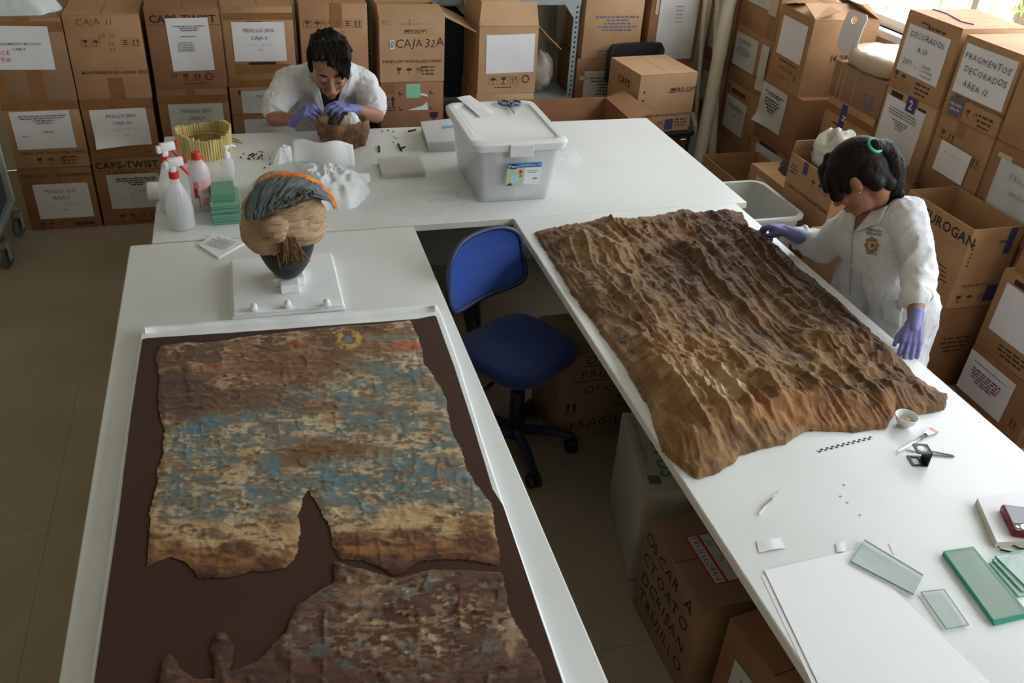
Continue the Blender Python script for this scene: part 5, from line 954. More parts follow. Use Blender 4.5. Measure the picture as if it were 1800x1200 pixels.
def backpt(u_, w_): z = .61+.215*w_; x = .205*u_*(1-.1*w_); return Vector((x, .2+.03*w_-.055*(u_*u_)*.8+.02*math.sin(w_*2.6), z+.03*(1-abs(u_)**3)*(w_ if w_ > .5 else -(.5-w_)*.3)))
V = []; F = []; n = 20
def sq2(i, j):
    u_, w_ = -1+2*i/n, j/n; q = w_*2-1; e = max(0, (abs(u_)**5+abs(q)**5))**.2; s = max(abs(u_), abs(q)); k = s/e if e > 0 else 1; return u_*k, (q*k+1)/2
for j in range(n+1):
    for i in range(n+1): V.append(backpt(*sq2(i, j)))
for j in range(n):
    for i in range(n): k = j*(n+1)+i; F.append((k, k+1, k+n+2, k+n+1))
bo = new_obj('backrest', V, F, BM, ch, True); so = bo.modifiers.new('s', 'SOLIDIFY'); so.thickness = .006
loop = [sq2(i, 0) for i in range(n)]+[sq2(n, j) for j in range(n)]+[sq2(n-i, n) for i in range(n)]+[sq2(0, n-j) for j in range(n+1)]
MB().tube([backpt(*q) for q in loop], .009, 8, False).build('back_frame', DKB, ch, True)
MB().tube([(0, .1, .42), (0, .24, .43), (0, .262, .52), (0, .25, .66)], [.03, .032, .034, .03], 8).build('back_support', BLACKP, ch, True); MB().box(-.1, .1, .235, .262, .6, .68, bev=.01).build('back_bracket', BLACKP, ch)
heap('green_bag', 'green fabric bag on the floor behind the blue office chair', 'bag', (.54, 2.93), .17, .2, .34, mat('green_fabric', (40, 112, 52), .8, (30, 92, 40), 6), 61, 8, base=.001)
# --- cartons below the right-hand worktable
c = Carton('carton under the worktable handwritten OSCAR PRIETO Oficina FRAGIL', 1.035, 1.415, 2.56, 2.86, 0, .42, tint=mat('cardboard_grey', (150, 124, 100), .8, (138, 112, 88), 5)); f = c.face('-y')
f.text('OSCAR', .19, .37, .05, 'pen', INK); f.rect('marker_rule', .09, .36, .32, .364, INK); f.text('PRIETO', .19, .305, .055, 'pen', INK); f.rect('marker_rule', .06, .29, .34, .294, INK); f.text('Oficina', .2, .235, .055, 'pen', INK); f.text('TRU', .3, .17, .05, 'pen', INK); f.rect('marker_rule', .24, .16, .36, .164, INK); f.text('FRAGIL', .17, .065, .06, 'pen', INK, .08); f.icon('arrows', .06, .17, .06, INK, False)
WB = mat('cardboard_white', (196, 184, 168), .7, (184, 172, 156), 5); c = Carton('pale printed carton with green CACTUS lettering under the worktable', 1.1, 1.42, 1.79, 2.19, 0, .4, rz=-.2, tint=WB); f = c.face('+z'); GRN = mat('print_green', (96, 140, 84), .7); f.text('CACTUS', .065, .22, .08, 'bold', GRN, -1.57); f.text('COMERCIO SIN FRONTERAS', .025, .24, .018, 'print', GRN, -1.57); f.rect('printed_square', .02, .03, .06, .07, GREYST)
c = Carton('brown carton with red and white tape label under the worktable', 1.04, 1.4, 1.375, 1.735, 0, .375, tint=4, rz=.02); f = c.face('-x'); 
for i, s in enumerate((('OSCAR', .12, 'A', .29), ('CTO', .09, 'ATO', .24), ('D', .05, 'CRISAN', .2), ('TRUJILLO', .18))):
    for k in range(0, len(s), 2): f.text(s[k], s[k+1], .3-i*.078, .062, 'pen', INK, -.05)
f = c.face('+z'); REDT = mat('red_tape', (196, 50, 56), .5)
for k, s in enumerate((('TRUJI', 'LLO', '84/8'), ('30', '75'))): u0 = .08+k*.04; f.rect('red_tape', u0-.006, .075, u0+.038, .265, REDT, .001+k*.0003); f.rect('tape_label', u0, .08, u0+.031, .26, PAPER2, .0018); [f.text(q_, u0+.008, (.225, .16, .11)[i_], .024, 'pen', INK, -1.57, n=.0022) for i_, q_ in enumerate(s)]
c = Carton('low carton with red tape wedged behind the brown taped carton', 1.44, 1.58, 1.5, 1.74, 0, .3, tint=4)
c = Carton('carton with a typed sheet on its side near the end of the worktable', 1.1, 1.5, .95, 1.33, 0, .42, tint=2, rz=.12); f = c.face('-x'); p = f.paper(.2, .22, .28, .21, 0, PAPER2); p.lines(.14, .17, [.2, .2, .16, .18, .15, .1], .007, INKG); f = c.face('+z'); f.rect('tape', .15, 0, .2, .38, TAPE)
# --- plastic bags and wrapped package
BAGM = mat('bag_white_film', (222, 226, 226), .3, (206, 216, 220), 12, alpha=.85); BAGC = mat('bag_clear_film', (214, 206, 194), .2, alpha=.55); BAGT = mat('bag_tan_film', (202, 182, 156), .25, (190, 168, 140), 14, alpha=.9)
heap('plastic_bag', 'white plastic bag lying on the cartons at the left end of the row', 'bag', (-1.06, 5.02), .19, .14, .15, BAGM, 71, 9, base=1.1252)
heap('plastic_bag', 'clear plastic bag on top of the open carton with the blank sheet', 'bag', (1.33, 5.42), .2, .1, .12, BAGC, 72, 9, base=1.1302)
tag(lump('plastic_bag', (1.82, 5.45, .64), (.09, .1, .125), BAGC, 73, None, .3, 3.), 'crumpled clear plastic bag hanging on the lower shelf board', 'bag')
o = lump('plastic_bag', (2.64, 3.37, .83), (.1, .11, .11), mat('bag_pale_film', (216, 210, 200), .3, (200, 190, 176), 10, alpha=.88), 74, None, .3, 3.2); tag(o, 'bunched translucent bag stuffed in the upside-down carton', 'bag')
heap('black_bag', 'folded dark bag lying beyond the bunched translucent bag', 'bag', (2.83, 3.84), .14, .17, .1, mat('dark_fabric', (52, 46, 46), .7), 76, 7, base=.5405)
V = []; F = []; n = 48; lv = [(.9, 0), (1.0, .015), (1.02, .05), (.99, .075), (.88, .09), (.6, .094), (.3, .092), (0, .09)]
for i, (r, z) in enumerate(lv):
    for k in range(n):
        t = 2*math.pi*k/n; e = (abs(math.cos(t))**3.2+abs(math.sin(t))**3.2)**(-1/3.2); w_ = 1+.07*(float(fbm(math.cos(t)*3, math.sin(t)*3, z*20+5))-.5)*2; V.append((3.24+.2*r*e*w_*math.cos(t), 3.88+.205*r*e*w_*math.sin(t), 1.0605+z+(.02*(float(ridge(math.cos(t)*r*4, math.sin(t)*r*4, 3, 2))-.5) if i > 2 else 0)))
for i in range(len(lv)-1):
    for k in range(n): F.append((i*n+k, i*n+(k+1) % n, (i+1)*n+(k+1) % n, (i+1)*n+k))
F.append(tuple(reversed(range(n)))); tag(new_obj('wrapped_package', V, F, BAGT, None, True), 'flat package wrapped in brown film on the taped carton', 'package')
wb = thing('white_board', 'bent white card with a round hole leaning on the wrapped package', 'card', at(1484, 98, x=3.06)+Vector((0, .035, 0))); V = []; F = []; n = 24
def wbp(u_, v_): return Vector((.03*(1-v_)+.05*v_*v_, -.085+.17*(1-u_), .215*v_))
V = []
for ring in (0, 1):
    for k in range(n):
        t = 2*math.pi*k/n+.13; c_, s_ = math.cos(t), math.sin(t); 
        if ring: q = wbp(.45+.14*c_, .8+.09*s_)
        else: e = 1/max(abs(c_), abs(s_)); q = wbp(.5+.5*c_*e, .6+.4*s_*e if s_ > 0 else .6+.6*s_*e)
        V.append(q)
F = [(k, (k+1) % n, n+(k+1) % n, n+k) for k in range(n)]; o = new_obj('card', V, F, PAPER, wb); o.modifiers.new('s', 'SOLIDIFY').thickness = .004
# white tub on the floor between the worktable and the cartons
t = thing('plastic_tub', 'white plastic tub beside the right end of the back worktable', 'tub', (2.26, 3.42, 0)); WT = mat('dull_white_plastic', (196, 194, 188), .5)
autosmooth(loft([(rrect(.15, .19, .05), 0), (rrect(.17, .21, .06), .58), (rrect(.185, .225, .065), .585), (rrect(.185, .225, .065), .6), (rrect(.165, .205, .06), .6), (rrect(.145, .185, .05), .01)], True, True).build('tub_body', WT, t), 50)
sg = MB().tube([at(1640, 16, z=1.423), at(1665, 24, z=1.423), at(1690, 38, z=1.423), at(1712, 43, z=1.423)], .0025, 6).build('string', mat('blue_string', (70, 76, 150), .6), None, True); tag(sg, 'blue string lying on the top of the DECORADOS carton', 'string')
# tree outside the window
tr_ = thing('tree', 'leafy green tree outside the barred window', 'tree', (6.4, 6.3, 0)); MB().tube([(0, 0, 0), (.05, 0, 1.0), (.1, -.1, 2.2)], [.09, .07, .04], 8).build('trunk', mat('bark', (96, 80, 64), .9), tr_); lf = MB()
for k in range(2200):
    p = Vector((random.gauss(0, .5), random.gauss(0, .55), random.uniform(.4, 2.6))); d = Vector((random.gauss(0, 1), random.gauss(0, 1), random.gauss(-.3, .6))).normalized(); s = d.cross(Vector((0, 0, 1))).normalized()*.014; l = random.uniform(.07, .15); lf.add([p, p+d*l*.5+s, p+d*l, p+d*l*.5-s], [(0, 1, 2, 3)])
lf.build('foliage', mat('leaf', (150, 176, 96), .6, (112, 146, 70), 4), tr_)['kind'] = 'stuff'
struct(MB().box(XR+T, 12, -6, 14, -.3, -.02).build('ground', mat('pale_ground', (200, 196, 184), .9)))
# ------------------------------------------------------------------ people
SKIN = mat('skin', (162, 116, 92), .6, (150, 104, 82), 18, .05, 250, sss=.08); SKIN2 = mat('skin_face', (166, 120, 98), .55, (152, 104, 84), 14, .05, 250, sss=.08); LIP = mat('lips', (150, 86, 78), .5)
COAT = mat('white_lab_coat', (222, 222, 226), .8, (212, 212, 218), 5, .15, 160); GLOVE = mat('violet_nitrile', (122, 122, 182), .5, (108, 108, 168), 20, .15, 90); HAIR = mat('black_hair', (15, 12, 12), .55, (24, 20, 19), 60, .3, 120, stretch=(1, 1, .25), spec=.15); HAIR2 = mat('dark_brown_hair', (20, 14, 13), .55, (34, 25, 22), 70, .3, 130, spec=.15)
DARKC = mat('dark_trousers', (44, 46, 58), .85); TEE = mat('black_shirt', (30, 32, 38), .85)
class Body:
    def __init__(s): s.b = MB()
    def cap(s, p0, r0, p1, r1, n=18):
        p0, p1 = Vector(p0), Vector(p1); d = p1-p0; L = d.length; d = d/L if L > 1e-6 else Vector((0, 0, 1)); q = d.to_track_quat('Z', 'Y').to_matrix().to_4x4(); q.translation = p0
        prof = [(0, -r0)]+[(r0*math.sin(a), -r0*math.cos(a)) for a in np.linspace(.35, math.pi/2, 5)]+[(r1*math.cos(a), L+r1*math.sin(a)) for a in np.linspace(0, math.pi/2-.35, 5)]+[(0, L+r1)]
        V = []; F = []
        for r, z in prof[1:-1]:
            for k in range(n): t = 2*math.pi*k/n; V.append((r*math.cos(t), r*math.sin(t), z))
        m_ = len(prof)-2
        for i in range(m_-1):
            for k in range(n): F.append((i*n+k, i*n+(k+1) % n, (i+1)*n+(k+1) % n, (i+1)*n+k))
        V += [(0, 0, -r0), (0, 0, L+r1)]; a, b = len(V)-2, len(V)-1
        for k in range(n): F.append(((k+1) % n, k, a)); F.append(((m_-1)*n+k, (m_-1)*n+(k+1) % n, b))
        s.b.add(V, F, q); return s
    def ell(s, c, r, M=None, n=20):
        V = []; F = []; k2 = 14
        for j in range(1, k2):
            a = math.pi*j/k2
            for k in range(n): t = 2*math.pi*k/n; V.append((r[0]*math.sin(a)*math.cos(t), r[1]*math.sin(a)*math.sin(t), r[2]*math.cos(a)))
        for j in range(k2-2):
            for k in range(n): F.append((j*n+(k+1) % n, j*n+k, (j+1)*n+k, (j+1)*n+(k+1) % n))
        V += [(0, 0, r[2]), (0, 0, -r[2])]; a, b = len(V)-2, len(V)-1
        for k in range(n): F.append((k, (k+1) % n, a)); F.append(((k2-2)*n+(k+1) % n, (k2-2)*n+k, b))
        T4 = Matrix.Translation(Vector(c)) @ (M.to_4x4() if M is not None else Matrix.Identity(4)); s.b.add(V, F, T4); return s
    def chain(s, pts, rs):
        for i in range(len(pts)-1): s.cap(pts[i], rs[i], pts[i+1], rs[i+1])
        return s
    def build(s, name, m, root, voxel=.006, smooth=3, disp=None):
        o = s.b.build(name, None); md = o.modifiers.new('r', 'REMESH'); md.mode = 'VOXEL'; md.voxel_size = voxel
        dg = bpy.context.evaluated_depsgraph_get(); me = bpy.data.meshes.new_from_object(o.evaluated_get(dg)); bpy.data.objects.remove(o)
        n = len(me.vertices); co = np.empty(n*3); me.vertices.foreach_get('co', co); co = co.reshape(-1, 3); e = np.empty(len(me.edges)*2, np.int32); me.edges.foreach_get('vertices', e); e = e.reshape(-1, 2)
        deg = np.bincount(e.ravel(), minlength=n)[:, None]
        for it in range(smooth):
            a = np.zeros_like(co)
            for k in range(3): a[:, k] = np.bincount(e[:, 0], co[e[:, 1], k], n)+np.bincount(e[:, 1], co[e[:, 0], k], n)
            co = co*.4+a/np.maximum(deg, 1)*.6
        me.vertices.foreach_set('co', co.ravel()); me.update()
        if disp is not None:
            nr = np.empty(n*3); me.vertices.foreach_get('normal', nr); co = co+nr.reshape(-1, 3)*disp(co)[:, None]
        if root is not None: co = co-np.array(root.location)
        me.vertices.foreach_set('co', co.ravel()); me.polygons.foreach_set('use_smooth', np.ones(len(me.polygons), bool)); me.update(); me.materials.clear(); me.materials.append(m)
        ob = bpy.data.objects.new(name, me); COL.objects.link(ob)
        if root is not None: ob.parent = root
        return ob
def frame(f, upv=(0, 0, 1)):
    f = Vector(f).normalized(); u_ = Vector(upv); u_ = (u_-f*u_.dot(f)).normalized(); r = f.cross(u_); return r, f, u_
def head_shape(B, c, fr, k=1.0, female=False):
    r, f, u_ = fr; c = Vector(c); M = Matrix((r, f, u_)).transposed()
    def P(x, y, z): return c+(r*x+f*y+u_*z)*k
    def E(x, y, z, a, b, d): B.ell(P(x, y, z), (a*k, b*k, d*k), M)
    E(0, -.005, .03, .076, .096, .086); E(0, .03, -.035, .062, .066, .088); E(0, .048, -.085, .044, .042, .034); E(0, .078, -.105, .02, .016, .016)
    B.cap(P(0, .094, .0), .009*k, P(0, .118, -.044), .0135*k); E(.012, .106, -.05, .009, .01, .008); E(-.012, .106, -.05, .009, .01, .008)
    B.cap(P(-.042, .078, .012), .011*k, P(.042, .078, .012), .011*k); 
    for s in (-1, 1): E(s*.038, .066, -.042, .024, .024, .026); E(s*.031, .083, -.01, .014, .012, .011); E(s*.077, -.008, -.02, .011, .02, .032)
    B.cap(P(-.018, .098, -.076), .007*k, P(.018, .098, -.076), .007*k); B.cap(P(-.014, .097, -.088), .0075*k, P(.014, .097, -.088), .0075*k)
    return P
def face_parts(P, k, root, brow=True):
    L = root.location
    def tb(name, pts, rs, m): MB().tube([P(*p)-L for p in pts], [r*k for r in rs], 8).build(name, m, root, True)
    for s in (-1, 1):
        tb('eyebrow', [(s*.016, .094, .016), (s*.032, .091, .022), (s*.05, .078, .016)], [.003, .004, .002], HAIR); tb('eyelashes', [(s*.02, .094, -.017), (s*.031, .0965, -.0205), (s*.044, .086, -.016)], [.0012, .002, .0012], HAIR)
    tb('upper_lip', [(-.022, .098, -.079), (-.008, .106, -.0755), (0, .1065, -.077), (.008, .106, -.0755), (.022, .098, -.079)], [.0015, .004, .0035, .004, .0015], LIP); tb('lower_lip', [(-.018, .098, -.084), (0, .1065, -.087), (.018, .098, -.084)], [.0015, .005, .0015], LIP)
def glove(name, root, W, d, n, side, curls, thumb, m=GLOVE, k=1.0, spread=1.0, cuff=.05):
    d = Vector(d).normalized(); n = Vector(n); n = (n-d*n.dot(d)).normalized(); s = d.cross(n)*side; W = Vector(W); B = Body()
    for i, (o, L, ofs) in enumerate(zip((.028, .0095, -.0095, -.027), (.07, .078, .072, .056), (.082, .087, .083, .074))):
        o *= spread; K = W+d*ofs*k+s*o*k; B.cap(W+s*o*.62*k, .0165*k, K, .0125*k); a = 0; p = K; dirs = curls[i] if hasattr(curls[i], '__len__') else (curls[i],)*3
        for j, (fr_, c_) in enumerate(zip((.46, .3, .24), dirs)):
            a += math.radians(c_); q = p+(d*math.cos(a)+n*math.sin(a)+s*.12*o/.028*spread*(1 if j == 0 else .3))*L*fr_*k; B.cap(p, (.0098-.0008*j)*k, q, (.009-.0008*j)*k); p = q
    t0 = W+d*.022*k+s*.022*k+n*.004; td = (d*thumb[0]+s*thumb[1]+n*thumb[2]).normalized(); t1 = t0+td*.048*k; te = (d*thumb[3]+s*thumb[4]+n*thumb[5]).normalized(); t2 = t1+te*.034*k
    B.cap(t0, .017*k, t1, .0115*k).cap(t1, .011*k, t2, .0085*k); B.cap(W-d*.012*k, .0255*k, W+d*.02*k, .024*k); B.cap(W-d*cuff*k, .029*k, W-d*.01*k, .0258*k)
    return B.build(name, m, root, .0028, 2)
def folds(amp, sc=1.0, seed=0, dirv=None):
    def f(co):
        x, y, z = co.T*sc; return amp*((ridge(x*11+seed, y*11, z*5+seed, 2)-.6)+.5*(ridge(x*22, y*22+seed, z*14, 2)-.6))
    return f
def patch(bvh, grid, dirv, off, name, m, root, thick=0):
    """project a grid of points (rows of Vectors, world) along dirv onto a surface"""
    V = []; F = []; nr = len(grid); nc = len(grid[0]); dirv = Vector(dirv).normalized()
    for row in grid:
        for p in row:
            h = bvh.ray_cast(p-dirv*1.0, dirv); q = h[0] if h[0] is not None and (h[0]-p).length < .2 else bvh.find_nearest(p)[0]; V.append(q-dirv*off-root.location)
    for j in range(nr-1):
        for i in range(nc-1): k = j*nc+i; F.append((k, k+1, k+nc+1, k+nc))
    o = new_obj(name, V, F, m, root, True)
    if thick: sm = o.modifiers.new('s', 'SOLIDIFY'); sm.thickness = thick; sm.offset = 0
    return o
def bvh_of(o):
    L = o.parent.location; return BVHTree.FromPolygons([v.co+L for v in o.data.vertices], [tuple(p.vertices) for p in o.data.polygons])
def lerpgrid(a, b, c_, d, nu, nv): return [[a.lerp(b, i/nu).lerp(d.lerp(c_, i/nu), j/nv) for i in range(nu+1)] for j in range(nv+1)]
# ---------------- seated man
man = thing('person', 'seated man in a rolled-sleeve white lab coat with violet gloves', 'person', (.38, 4.55, 0))
HC = at(579, 113, y=4.23); fr = frame((-.05, -.89, -.45)); HK = 1.1
NB = Vector((.385, 4.40, .945)); SL, SR = at(508, 146, y=4.40), at(636, 146, y=4.40); EL, ER = at(481, 212, y=4.225)+Vector((0, 0, .01)), at(662, 206, y=4.225)+Vector((0, 0, .008)); WL, WR = at(518, 210, y=4.14), at(618, 192, y=4.13)
B = Body(); P = head_shape(B, HC, fr, HK); B.cap(P(0, -.03, -.07), .056, NB, .06); B.ell((.38, 4.48, .8), (.12, .07, .17)); B.cap(NB, .05, (.38, 4.5, .6), .08); B.ell((.38, 4.55, .5), (.12, .1, .1))
B.chain([SL, SL.lerp(EL, .5), EL], [.05, .042, .036]).chain([EL, EL.lerp(WL, .4), WL], [.037, .036, .024]); B.chain([SR, SR.lerp(ER, .5), ER], [.05, .042, .036]).chain([ER, ER.lerp(WR, .4), WR], [.037, .036, .024])
B.build('body', SKIN2, man, .005, 3)
face_parts(P, HK, man)
B = Body(); B.ell((.38, 4.47, .78), (.185, .125, .23)); B.cap((.25, 4.42, .9), .085, (.51, 4.42, .9), .085); B.cap(SL, .068, (.3, 4.42, .95), .06).cap(SR, .068, (.46, 4.42, .95), .06); B.cap((.38, 4.5, .8), .15, (.38, 4.54, .45), .17)
B.chain([SL, SL.lerp(EL, .55)+Vector((-.012, 0, .0)), EL.lerp(SL, .18)+Vector((-.004, .01, .006))], [.07, .065, .058]); B.chain([SR, SR.lerp(ER, .55)+Vector((.012, 0, 0)), ER.lerp(SR, .18)+Vector((.004, .01, .006))], [.07, .065, .058])
coat = B.build('lab_coat', COAT, man, .006, 3, folds(.022, 1.0, 3)); bv = bvh_of(coat)
def S(px, py): return at(px, py, y=4.35)
view = lambda p: (p-Vector((0, 0, CAMZ))).normalized()
def ppatch(bv, quadpx, nu, nv, off, name, m, root, y, thick=0, x=None):
    q = [at(a, b, y=y) if x is None else at(a, b, x=x) for a, b in quadpx]; g = lerpgrid(*q, nu, nv); cdir = view(sum(q, Vector())/4); return patch(bv, g, cdir, off, name, m, root, thick)
ppatch(bv, [(556, 150), (604, 150), (581, 208), (572, 208)], 8, 10, .006, 'shirt', TEE, man, 4.35)
ppatch(bv, [(538, 128), (560, 150), (575, 212), (552, 178)], 6, 10, .014, 'lapel', COAT, man, 4.35, .005); ppatch(bv, [(602, 150), (622, 128), (606, 178), (583, 210)], 6, 10, .014, 'lapel', COAT, man, 4.35, .005)
for E_, S_, sx in ((EL, SL, -1), (ER, SR, 1)):        # rolled cuffs
    d = (S_-E_).normalized(); c0 = E_+d*.035; a = d.cross(Vector((0, 1, 0))).normalized(); b = d.cross(a); V = [c0+(a*math.cos(t)+b*math.sin(t))*.05-man.location for t in np.linspace(0, 2*math.pi, 22)]; MB().tube(V, [.012+.003*math.sin(i*2.1) for i in range(22)], 8, False).build('rolled_cuff', COAT, man, True)
tip = at(566, 206, y=4.07)
glove('glove', man, WL, (at(548, 186, y=4.1)-WL), (.3, .25, -1), 1, [(30, 45, 30), (38, 45, 30), (45, 45, 30), (50, 50, 30)], (.7, .3, .7, .9, -.1, .6), k=.95, cuff=.02)
glove('glove', man, WR, (at(590, 186, y=4.08)-WR), (-.2, .2, -1), -1, [(35, 35, 25), (30, 38, 28), (38, 45, 30), (45, 48, 30)], (.7, .3, .7, .9, -.1, .6), k=1.0, cuff=.03)
# hair
r_, f_, u_ = fr
def hair_cap(parts, name, m, root, seed, amp=.006, vox=.0045): 
    B = Body()
    for q in parts: B.ell(*q) if len(q) == 3 else B.cap(*q)
    return B.build(name, m, root, vox, 2, lambda co: amp*(ridge(co[:, 0]*60+seed, co[:, 1]*60, co[:, 2]*20, 2)-.55))
M3 = Matrix((r_, f_, u_)).transposed(); hp = [(P(0, -.034, .052), (.092, .098, .083), M3), (P(0, -.065, .0), (.085, .066, .095), M3)]
for s in (-1, 1): hp.append((P(s*.074, -.014, .035), (.021, .045, .055), M3)); hp.append((P(s*.08, .014, .01), .013, P(s*.078, .02, -.02), .006))
for i, (x0, x1, y1, z1) in enumerate([(-.0, -.035, .098, .05), (-.02, -.05, .095, .03), (-.03, -.062, .088, .008), (-.045, -.07, .078, -.01), (.02, -.012, .098, .07), (.04, .03, .075, .085), (.055, .062, .06, .07), (-.06, -.078, .06, -.015), (-.035, -.048, .095, .0)]):
    hp.append((P(x0, .02, .122), .02, P((x0+x1)/2, .07, .1), .018)); hp.append((P((x0+x1)/2, .07, .1), .017, P(x1, y1+.002, z1+.005), .006))
for i in range(26):
    a = random.uniform(0, 6.28); e = random.uniform(.1, 1.2); d = (math.cos(a)*math.cos(e), math.sin(a)*math.cos(e)*.9-.1, math.sin(e)); p0 = P(d[0]*.08, d[1]*.1-.02, .05+d[2]*.078); hp.append((p0, .013, p0+(r_*d[0]*.4+f_*.5+u_*(d[2]*.1-.25))*.05, .006))
hair_cap(hp, 'hair', HAIR, man, 4)
# legs and stool
B = Body()
for s in (-1, 1): B.chain([(.38+s*.09, 4.55, .5), (.38+s*.12, 4.3, .5), (.38+s*.11, 4.28, .09)], [.085, .062, .045])
for s in (-1, 1): B.cap((.38+s*.11, 4.3, .045), .045, (.38+s*.11, 4.2, .032), .03)
B.ell((.38, 4.57, .5), (.17, .14, .11)).build('trousers', DARKC, man, .01, 2)
st = thing('stool', 'plain black stool under the seated man', 'stool', (.38, 4.6, 0)); autosmooth(MB().lathe([(.16, .35), (.17, .358), (.17, .382), (.15, .39), (0, .39)], n=24).build('seat', BLACKP, st))
for k in range(4): a = math.pi/4+k*math.pi/2; MB().tube([(.11*math.cos(a), .11*math.sin(a), .352), (.16*math.cos(a), .16*math.sin(a), 0)], .011, 8).build('leg', CHROME, st, True)
# ---------------- standing woman
wo = thing('person', 'standing woman with a ponytail in a white lab coat with crest', 'person', (2.2, 2.34, 0))
HCw = at(1509, 306, x=1.985); fw_ = frame((-.38, .52, -.76)); KW = 1.02
NBw = at(1534, 366, x=2.08); LS, RS = at(1592, 378, x=2.125), at(1487, 402, x=2.06); LE, LW, LK = at(1616, 468, x=2.12), at(1607, 570, x=2.0), at(1600, 612, x=1.955); RE, RW, RK = at(1448, 436, x=2.08), at(1388, 409, x=1.95), at(1338, 392, x=1.92)
B = Body(); P = head_shape(B, HCw, fw_, KW, True); B.cap(P(0, -.03, -.07), .045, NBw, .05); B.cap(NBw, .045, (2.18, 2.33, .8), .06); B.ell((2.2, 2.33, .75), (.07, .09, .1))
B.chain([LS, LE], [.04, .034]).chain([LE, LE.lerp(LW, .35), LW], [.036, .034, .022]).chain([RS, RE], [.04, .034]).chain([RE, RE.lerp(RW, .4), RW], [.034, .032, .022]); B.build('body', SKIN, wo, .005, 3); face_parts(P, KW, wo)
B = Body(); hipL, hipR = Vector((2.2, 2.21, .72)), Vector((2.2, 2.44, .72))
B.cap(LS, .062, RS, .062); B.cap(LS.lerp(RS, .25)+Vector((.01, 0, -.06)), .085, LS.lerp(RS, .75)+Vector((.01, 0, -.06)), .08); B.cap(LS.lerp(RS, .5)+Vector((.02, 0, -.07)), .11, (2.16, 2.34, .86), .118); B.cap((2.16, 2.29, .86), .11, (2.16, 2.41, .86), .11)
for q in (hipL, hipR): B.cap((2.16, 2.34, .86), .11, q, .115); B.cap(q, .115, q+Vector((.01, 0, -.3)), .125)
B.cap(NBw+Vector((.01, 0, -.02)), .062, LS.lerp(RS, .3), .06).cap(NBw+Vector((.01, 0, -.02)), .062, RS.lerp(LS, .3), .055)
B.chain([LS, LS.lerp(LE, .6), LE, LE.lerp(LW, .52)], [.064, .058, .055, .05]); B.chain([RS, RE, RE.lerp(RW, .72)], [.062, .056, .047])
coat = B.build('lab_coat', COAT, wo, .006, 3, folds(.02, 1.0, 9)); bv = bvh_of(coat)
for E_, W_, t_ in ((LE, LW, .5), (RE, RW, .7)):
    d = (W_-E_).normalized(); c0 = E_.lerp(W_, t_); a = d.cross(Vector((0, 0, 1))).normalized(); b = d.cross(a); V = [c0+(a*math.cos(t)+b*math.sin(t))*.046-wo.location for t in np.linspace(0, 2*math.pi, 22)]; MB().tube(V, [.007]*22, 8, False).build('cuff', COAT, wo, True)
wp = lambda q, nu, nv, off, name, m, th=0: ppatch(bv, q, nu, nv, off, name, m, wo, None, th, 2.03)
wp([(1512, 362), (1530, 372), (1503, 404), (1498, 404)], 6, 8, .004, 'neckline', SKIN); wp([(1480, 356), (1507, 362), (1499, 408), (1484, 398)], 6, 8, .012, 'collar', COAT, .005); wp([(1532, 370), (1560, 362), (1545, 392), (1502, 408)], 6, 8, .012, 'collar', COAT, .005)
wp([(1497, 408), (1500, 408), (1495, 520), (1492, 520)], 2, 14, .004, 'placket', mat('coat_seam', (176, 174, 182), .8)); wp([(1550, 520), (1588, 528), (1584, 580), (1548, 560)], 6, 6, .006, 'pocket', COAT, .004)
def coat_poly(pts, off, name, m):
    V = []
    for px, py in pts:
        q = at(px, py, x=2.03); d = view(q); h = bv.ray_cast(q-d, d); V.append((h[0] if h[0] is not None else q)-d*off-wo.location)
    c_ = sum(V, Vector())/len(V); n = len(V); new_obj(name, V+[c_], [(i, (i+1) % n, n) for i in range(n)], m, wo)
coat_poly([(1532+(12+1.6*math.cos(t*8))*math.cos(t), 430.5+(13.5+1.6*math.cos(t*8))*math.sin(t)) for t in np.linspace(0, 2*math.pi, 49)[:-1]], .004, 'crest', mat('crest_gold', (186, 142, 80), .7, (120, 84, 52), 180))
coat_poly([(1525, 424), (1539, 425), (1538.5, 433), (1535, 438), (1531, 439.5), (1527, 437), (1525, 432)], .006, 'crest_shield', mat('crest_inner', (206, 196, 150), .7, (150, 160, 150), 200)); coat_poly([(1526, 426), (1532, 426), (1532, 431), (1526, 431)], .007, 'crest_field', mat('crest_blue', (130, 164, 170), .7)); coat_poly([(1532, 428), (1537, 428), (1536, 434), (1531, 436)], .007, 'crest_field', mat('crest_red', (150, 70, 56), .7))
cp = [at(1519, 413, x=2.03)]
def coat_text(s, px0, py0, px1, py1, size_px):
    V, F = text2d(s, 1, 'bold', 'L'); mx = max(v[0] for v in V); out = []
    for a, b in V:
        px = px0+(px1-px0)*a/mx; py = py0+(py1-py0)*a/mx-b*size_px; p = at(px, py, x=2.03); d = view(p); h = bv.ray_cast(p-d, d); out.append((h[0] if h[0] is not None else p)-d*.004-wo.location)
    new_obj('embroidered_lettering', out, F, mat('embroidery_navy', (46, 48, 72), .8), wo)
coat_text('CONSERVACION Y', 1523, 405, 1551, 409, 6); coat_text('RESTAURACION', 1523, 411, 1549, 415, 6); coat_text('CHAN CHAN', 1522, 446, 1542, 449, 6)
glove('glove', wo, LW, (LK-LW)+Vector((0, 0, -.0)), (.1, .1, -1), -1, [(12, 15, 10), (10, 14, 10), (12, 14, 10), (15, 15, 10)], (.8, .5, .1, .95, .2, .1), k=.86); glove('glove', wo, RW, (RK-RW)+Vector((0, 0, .01)), (-.1, 0, -1), 1, [(25, 40, 30), (35, 45, 30), (45, 50, 30), (50, 55, 30)], (.8, .25, .5, .95, -.1, .35), k=1.0)
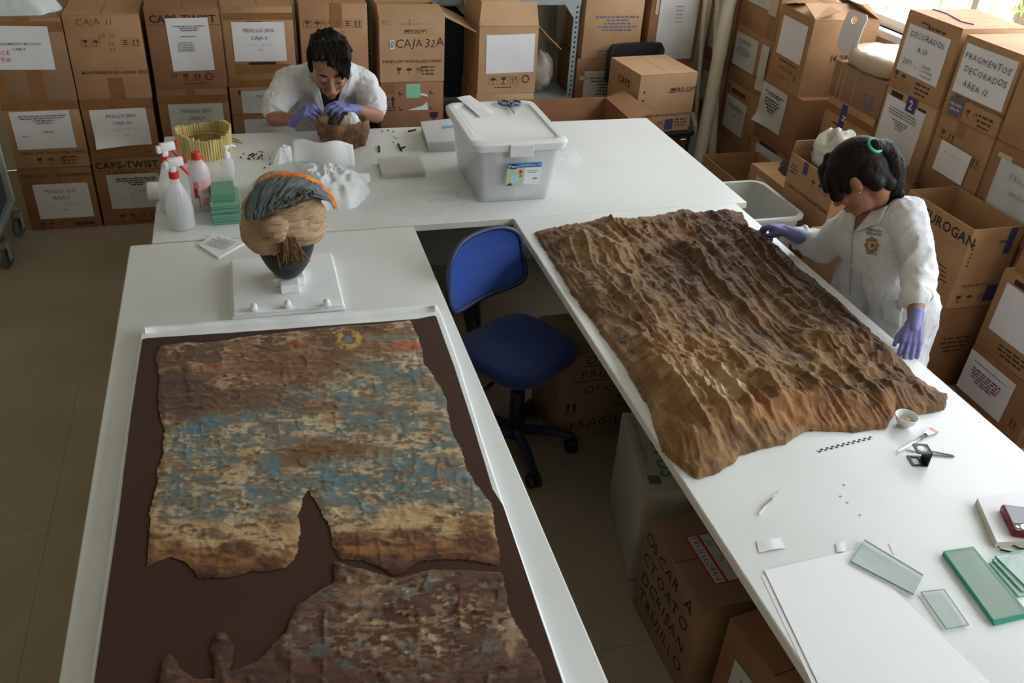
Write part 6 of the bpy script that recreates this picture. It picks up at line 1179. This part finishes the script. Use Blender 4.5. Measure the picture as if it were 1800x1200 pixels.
r_, f_, u_ = fw_; M3 = Matrix((r_, f_, u_)).transposed(); hp = [(P(0, -.014, .042), (.085, .103, .08), M3), (P(0, -.05, .0), (.076, .06, .08), M3)]
for s in (-1, 1): hp.append((P(s*.066, .02, .03), (.026, .064, .052), M3)); hp.append((P(s*.07, .05, .03), .022, P(s*.064, .066, -.03), .012)); hp.append((P(s*.074, .03, .0), .016, P(s*.07, .03, -.03), .01))
hp += [(P(-.066, .05, .035), .032, P(-.058, .078, -.02), .022), (P(.066, .05, .035), .032, P(.058, .078, -.02), .022), (P(-.02, .075, .07), .03, P(-.05, .09, .02), .02), (P(0, -.055, -.03), .05, P(0, -.06, -.07), .035), (P(-.045, -.045, -.01), .04, P(-.045, -.05, -.055), .028)]
hair_cap(hp+[(P(0, .05, .1), .02, P(.03, .088, .06), .012), (P(0, .05, .1), .02, P(-.03, .088, .06), .012)], 'hair', HAIR2, wo, 6, .003)
tie = P(-.022, -.108, .05); pa = [tie, at(1554, 262, x=2.04), at(1568, 292, x=2.065), at(1566, 325, x=2.08), at(1558, 356, x=2.085)]; pb = MB()
B = Body(); B.chain([P(-.01, -.07, .045)]+pa[:1], [.04, .022]); B.chain(pa, [.02, .036, .045, .044, .018]); B.cap(pa[2], .036, at(1544, 354, x=2.07), .018); B.cap(pa[1], .03, at(1548, 320, x=2.06), .03); B.cap(pa[3], .03, at(1582, 340, x=2.1), .016)
B.build('ponytail', HAIR2, wo, .0045, 2, lambda co: .006*(ridge(co[:, 0]*90, co[:, 1]*90, co[:, 2]*10, 2)-.5))
d = (tie-P(-.01, -.07, .045)).normalized(); a = d.cross(Vector((0, 0, 1))).normalized(); b = d.cross(a); MB().tube([tie+(a*math.cos(t)+b*math.sin(t))*.024-wo.location for t in np.linspace(0, 2*math.pi, 20)], .006, 8, False).build('hair_tie', mat('mint_elastic', (70, 186, 150), .6), wo, True)
ear = at(1513, 337, x=1.99); MB().lathe([(0, -.003), (.003, 0), (0, .003)], n=8).build('earring', CHROME, wo).location = P(-.088, -.008, -.05)-wo.location
B = Body()
for q in (hipL, hipR): B.chain([q, q+Vector((.02, 0, -.33)), q+Vector((.03, 0, -.64))], [.085, .06, .045]); B.cap(q+Vector((.03, 0, -.675)), .042, q+Vector((-.08, 0, -.688)), .03)
B.build('trousers', DARKC, wo, .01, 2)
